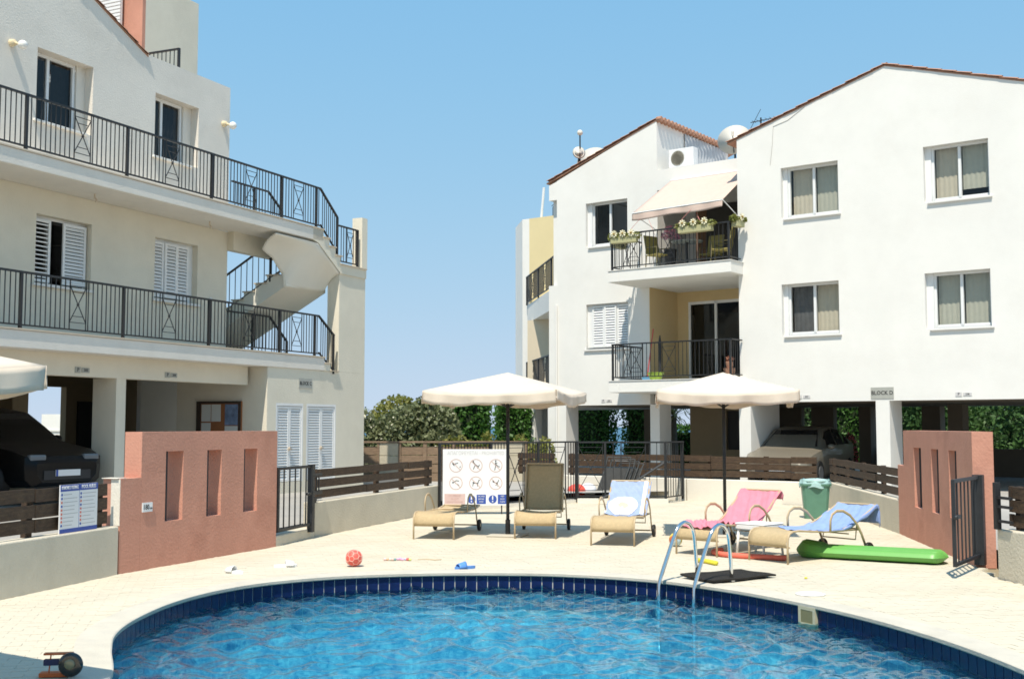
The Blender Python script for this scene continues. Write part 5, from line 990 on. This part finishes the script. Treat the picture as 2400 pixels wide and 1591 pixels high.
# far boundary fence between the blocks
t=thing('garden_wall','low boundary of old timber boards and concrete blocks behind the pool, left of the prohibition board','wall',(-4.45,31.5,.2)); h=1.02
x=0
for k,(w_,kind) in enumerate(((.78,'w'),(.06,'p'),(.52,'c'),(.07,'p'),(.60,'w'),(.10,'p'),(.70,'w'),(.09,'p'),(.9,'w'),(.09,'p'),(.9,'c'),(.07,'p'))):
    if kind=='w':
        for q in range(4): MB().box(x+.005,x+w_-.005,0+.01*(q%2),.04+.01*(q%2),q*.24,q*.24+.225).build('board',oldwood,t)
    elif kind=='c':
        for q in range(3): MB().box(x+.004,x+w_-.004,-.02,.16,q*.35,q*.35+.338).build('concrete_slab',conc,t,bev=.01)
    else: MB().box(x,x+w_,-.03,.08,0,h+.02).build('fence_post',oldwood,t)
    x+=w_
MB().box(0,x,-.05,.10,h+.022,h+.07).build('top_rail',oldwood,t)
# stacked folding chairs and inflatables behind the iron railing
t=thing('folded_chairs','stack of dark folded sling chairs leaning behind the iron railing','folded chairs',(2.35,27.3,.02),R_(-37)); g_=M('grey_sling',(.05,.05,.048),.7,.2,9)
for k in range(4):
    o=.07*k; m=MB(); tilt=lambda z:-.34*z
    for xx in (-.32,.32): m.tube([(xx+o*1.2,o*.8-.25,0),(xx+o*1.2+.16,o*.8,.72),(xx+o*1.2+.19,o*.8+.03,.95-.05*k)],.014,6)
    m.tube([(-.32+o*1.2+.19,o*.8+.03,.95-.05*k),(.32+o*1.2+.19,o*.8+.03,.95-.05*k)],.014,6); m.build('chair_frame',M('grey_tube',(.14,.14,.135),.4,metal=.6),t); MB().add([(-.30+o*1.2,o*.8-.24,.05),(.30+o*1.2,o*.8-.24,.05),(.30+o*1.2+.15,o*.8,.70),(-.30+o*1.2+.15,o*.8,.70)],[(0,1,2,3)]).build('chair_sling',g_,t,solid=.006)
t=thing('swim_ring','folded red and white inflatable lying behind the iron railing','inflatable',(1.55,26.9,.05)); MB().ball((-.05,0,.16),.22,14,10,.7).build('red_part',M('red_vinyl',(.70,.09,.06),.4),t,smooth=True); MB().ball((.22,.1,.17),.2,14,10,.8).build('white_part',M('white_vinyl',(.72,.73,.78),.4),t,smooth=True)
# far white houses seen through the left parking bay
def house(x,y,z,w_,d,h,label,wins=2,roof=0):
    t=thing('white_house',label,'house',(x,y,z),R_(10),'far white houses beyond the left block'); m=MB(); m.box(0,w_,0,d,-8,h); m.box(0,w_*.3,0,d*.5,h,h+1.6); m.build('house_wall',white,t); MB().box(-.1,w_+.1,-.1,d+.1,h+.0015,h+.16).build('roof_edge',sillm,t)
    for k in range(wins): wn=MB().box(w_*(k+.35)/wins-.5,w_*(k+.35)/wins+.5,-.04,.02,h-2.3,h-1.1).build('window',dark,t)
    MB().lathe([(.05,h+.1),(.6,h+.2),(.65,h+.9),(.05,h+1.0)],14,(w_*.75,d*.4,0)).build('roof_tank',pvc,t)
house(-44,108,-5.4,9,9,6.6,'far white house with a roof tank, left one in the gap under the left block'); house(-36.5,100,-6.2,7,8,5.6,'nearer low white house in the gap under the left block',1); house(-52,135,-7.5,12,9,9.5,'farthest white house in the gap under the left block'); house(-31,118,-6.5,8,8,7.4,'far white house at the right side of the gap under the left block')
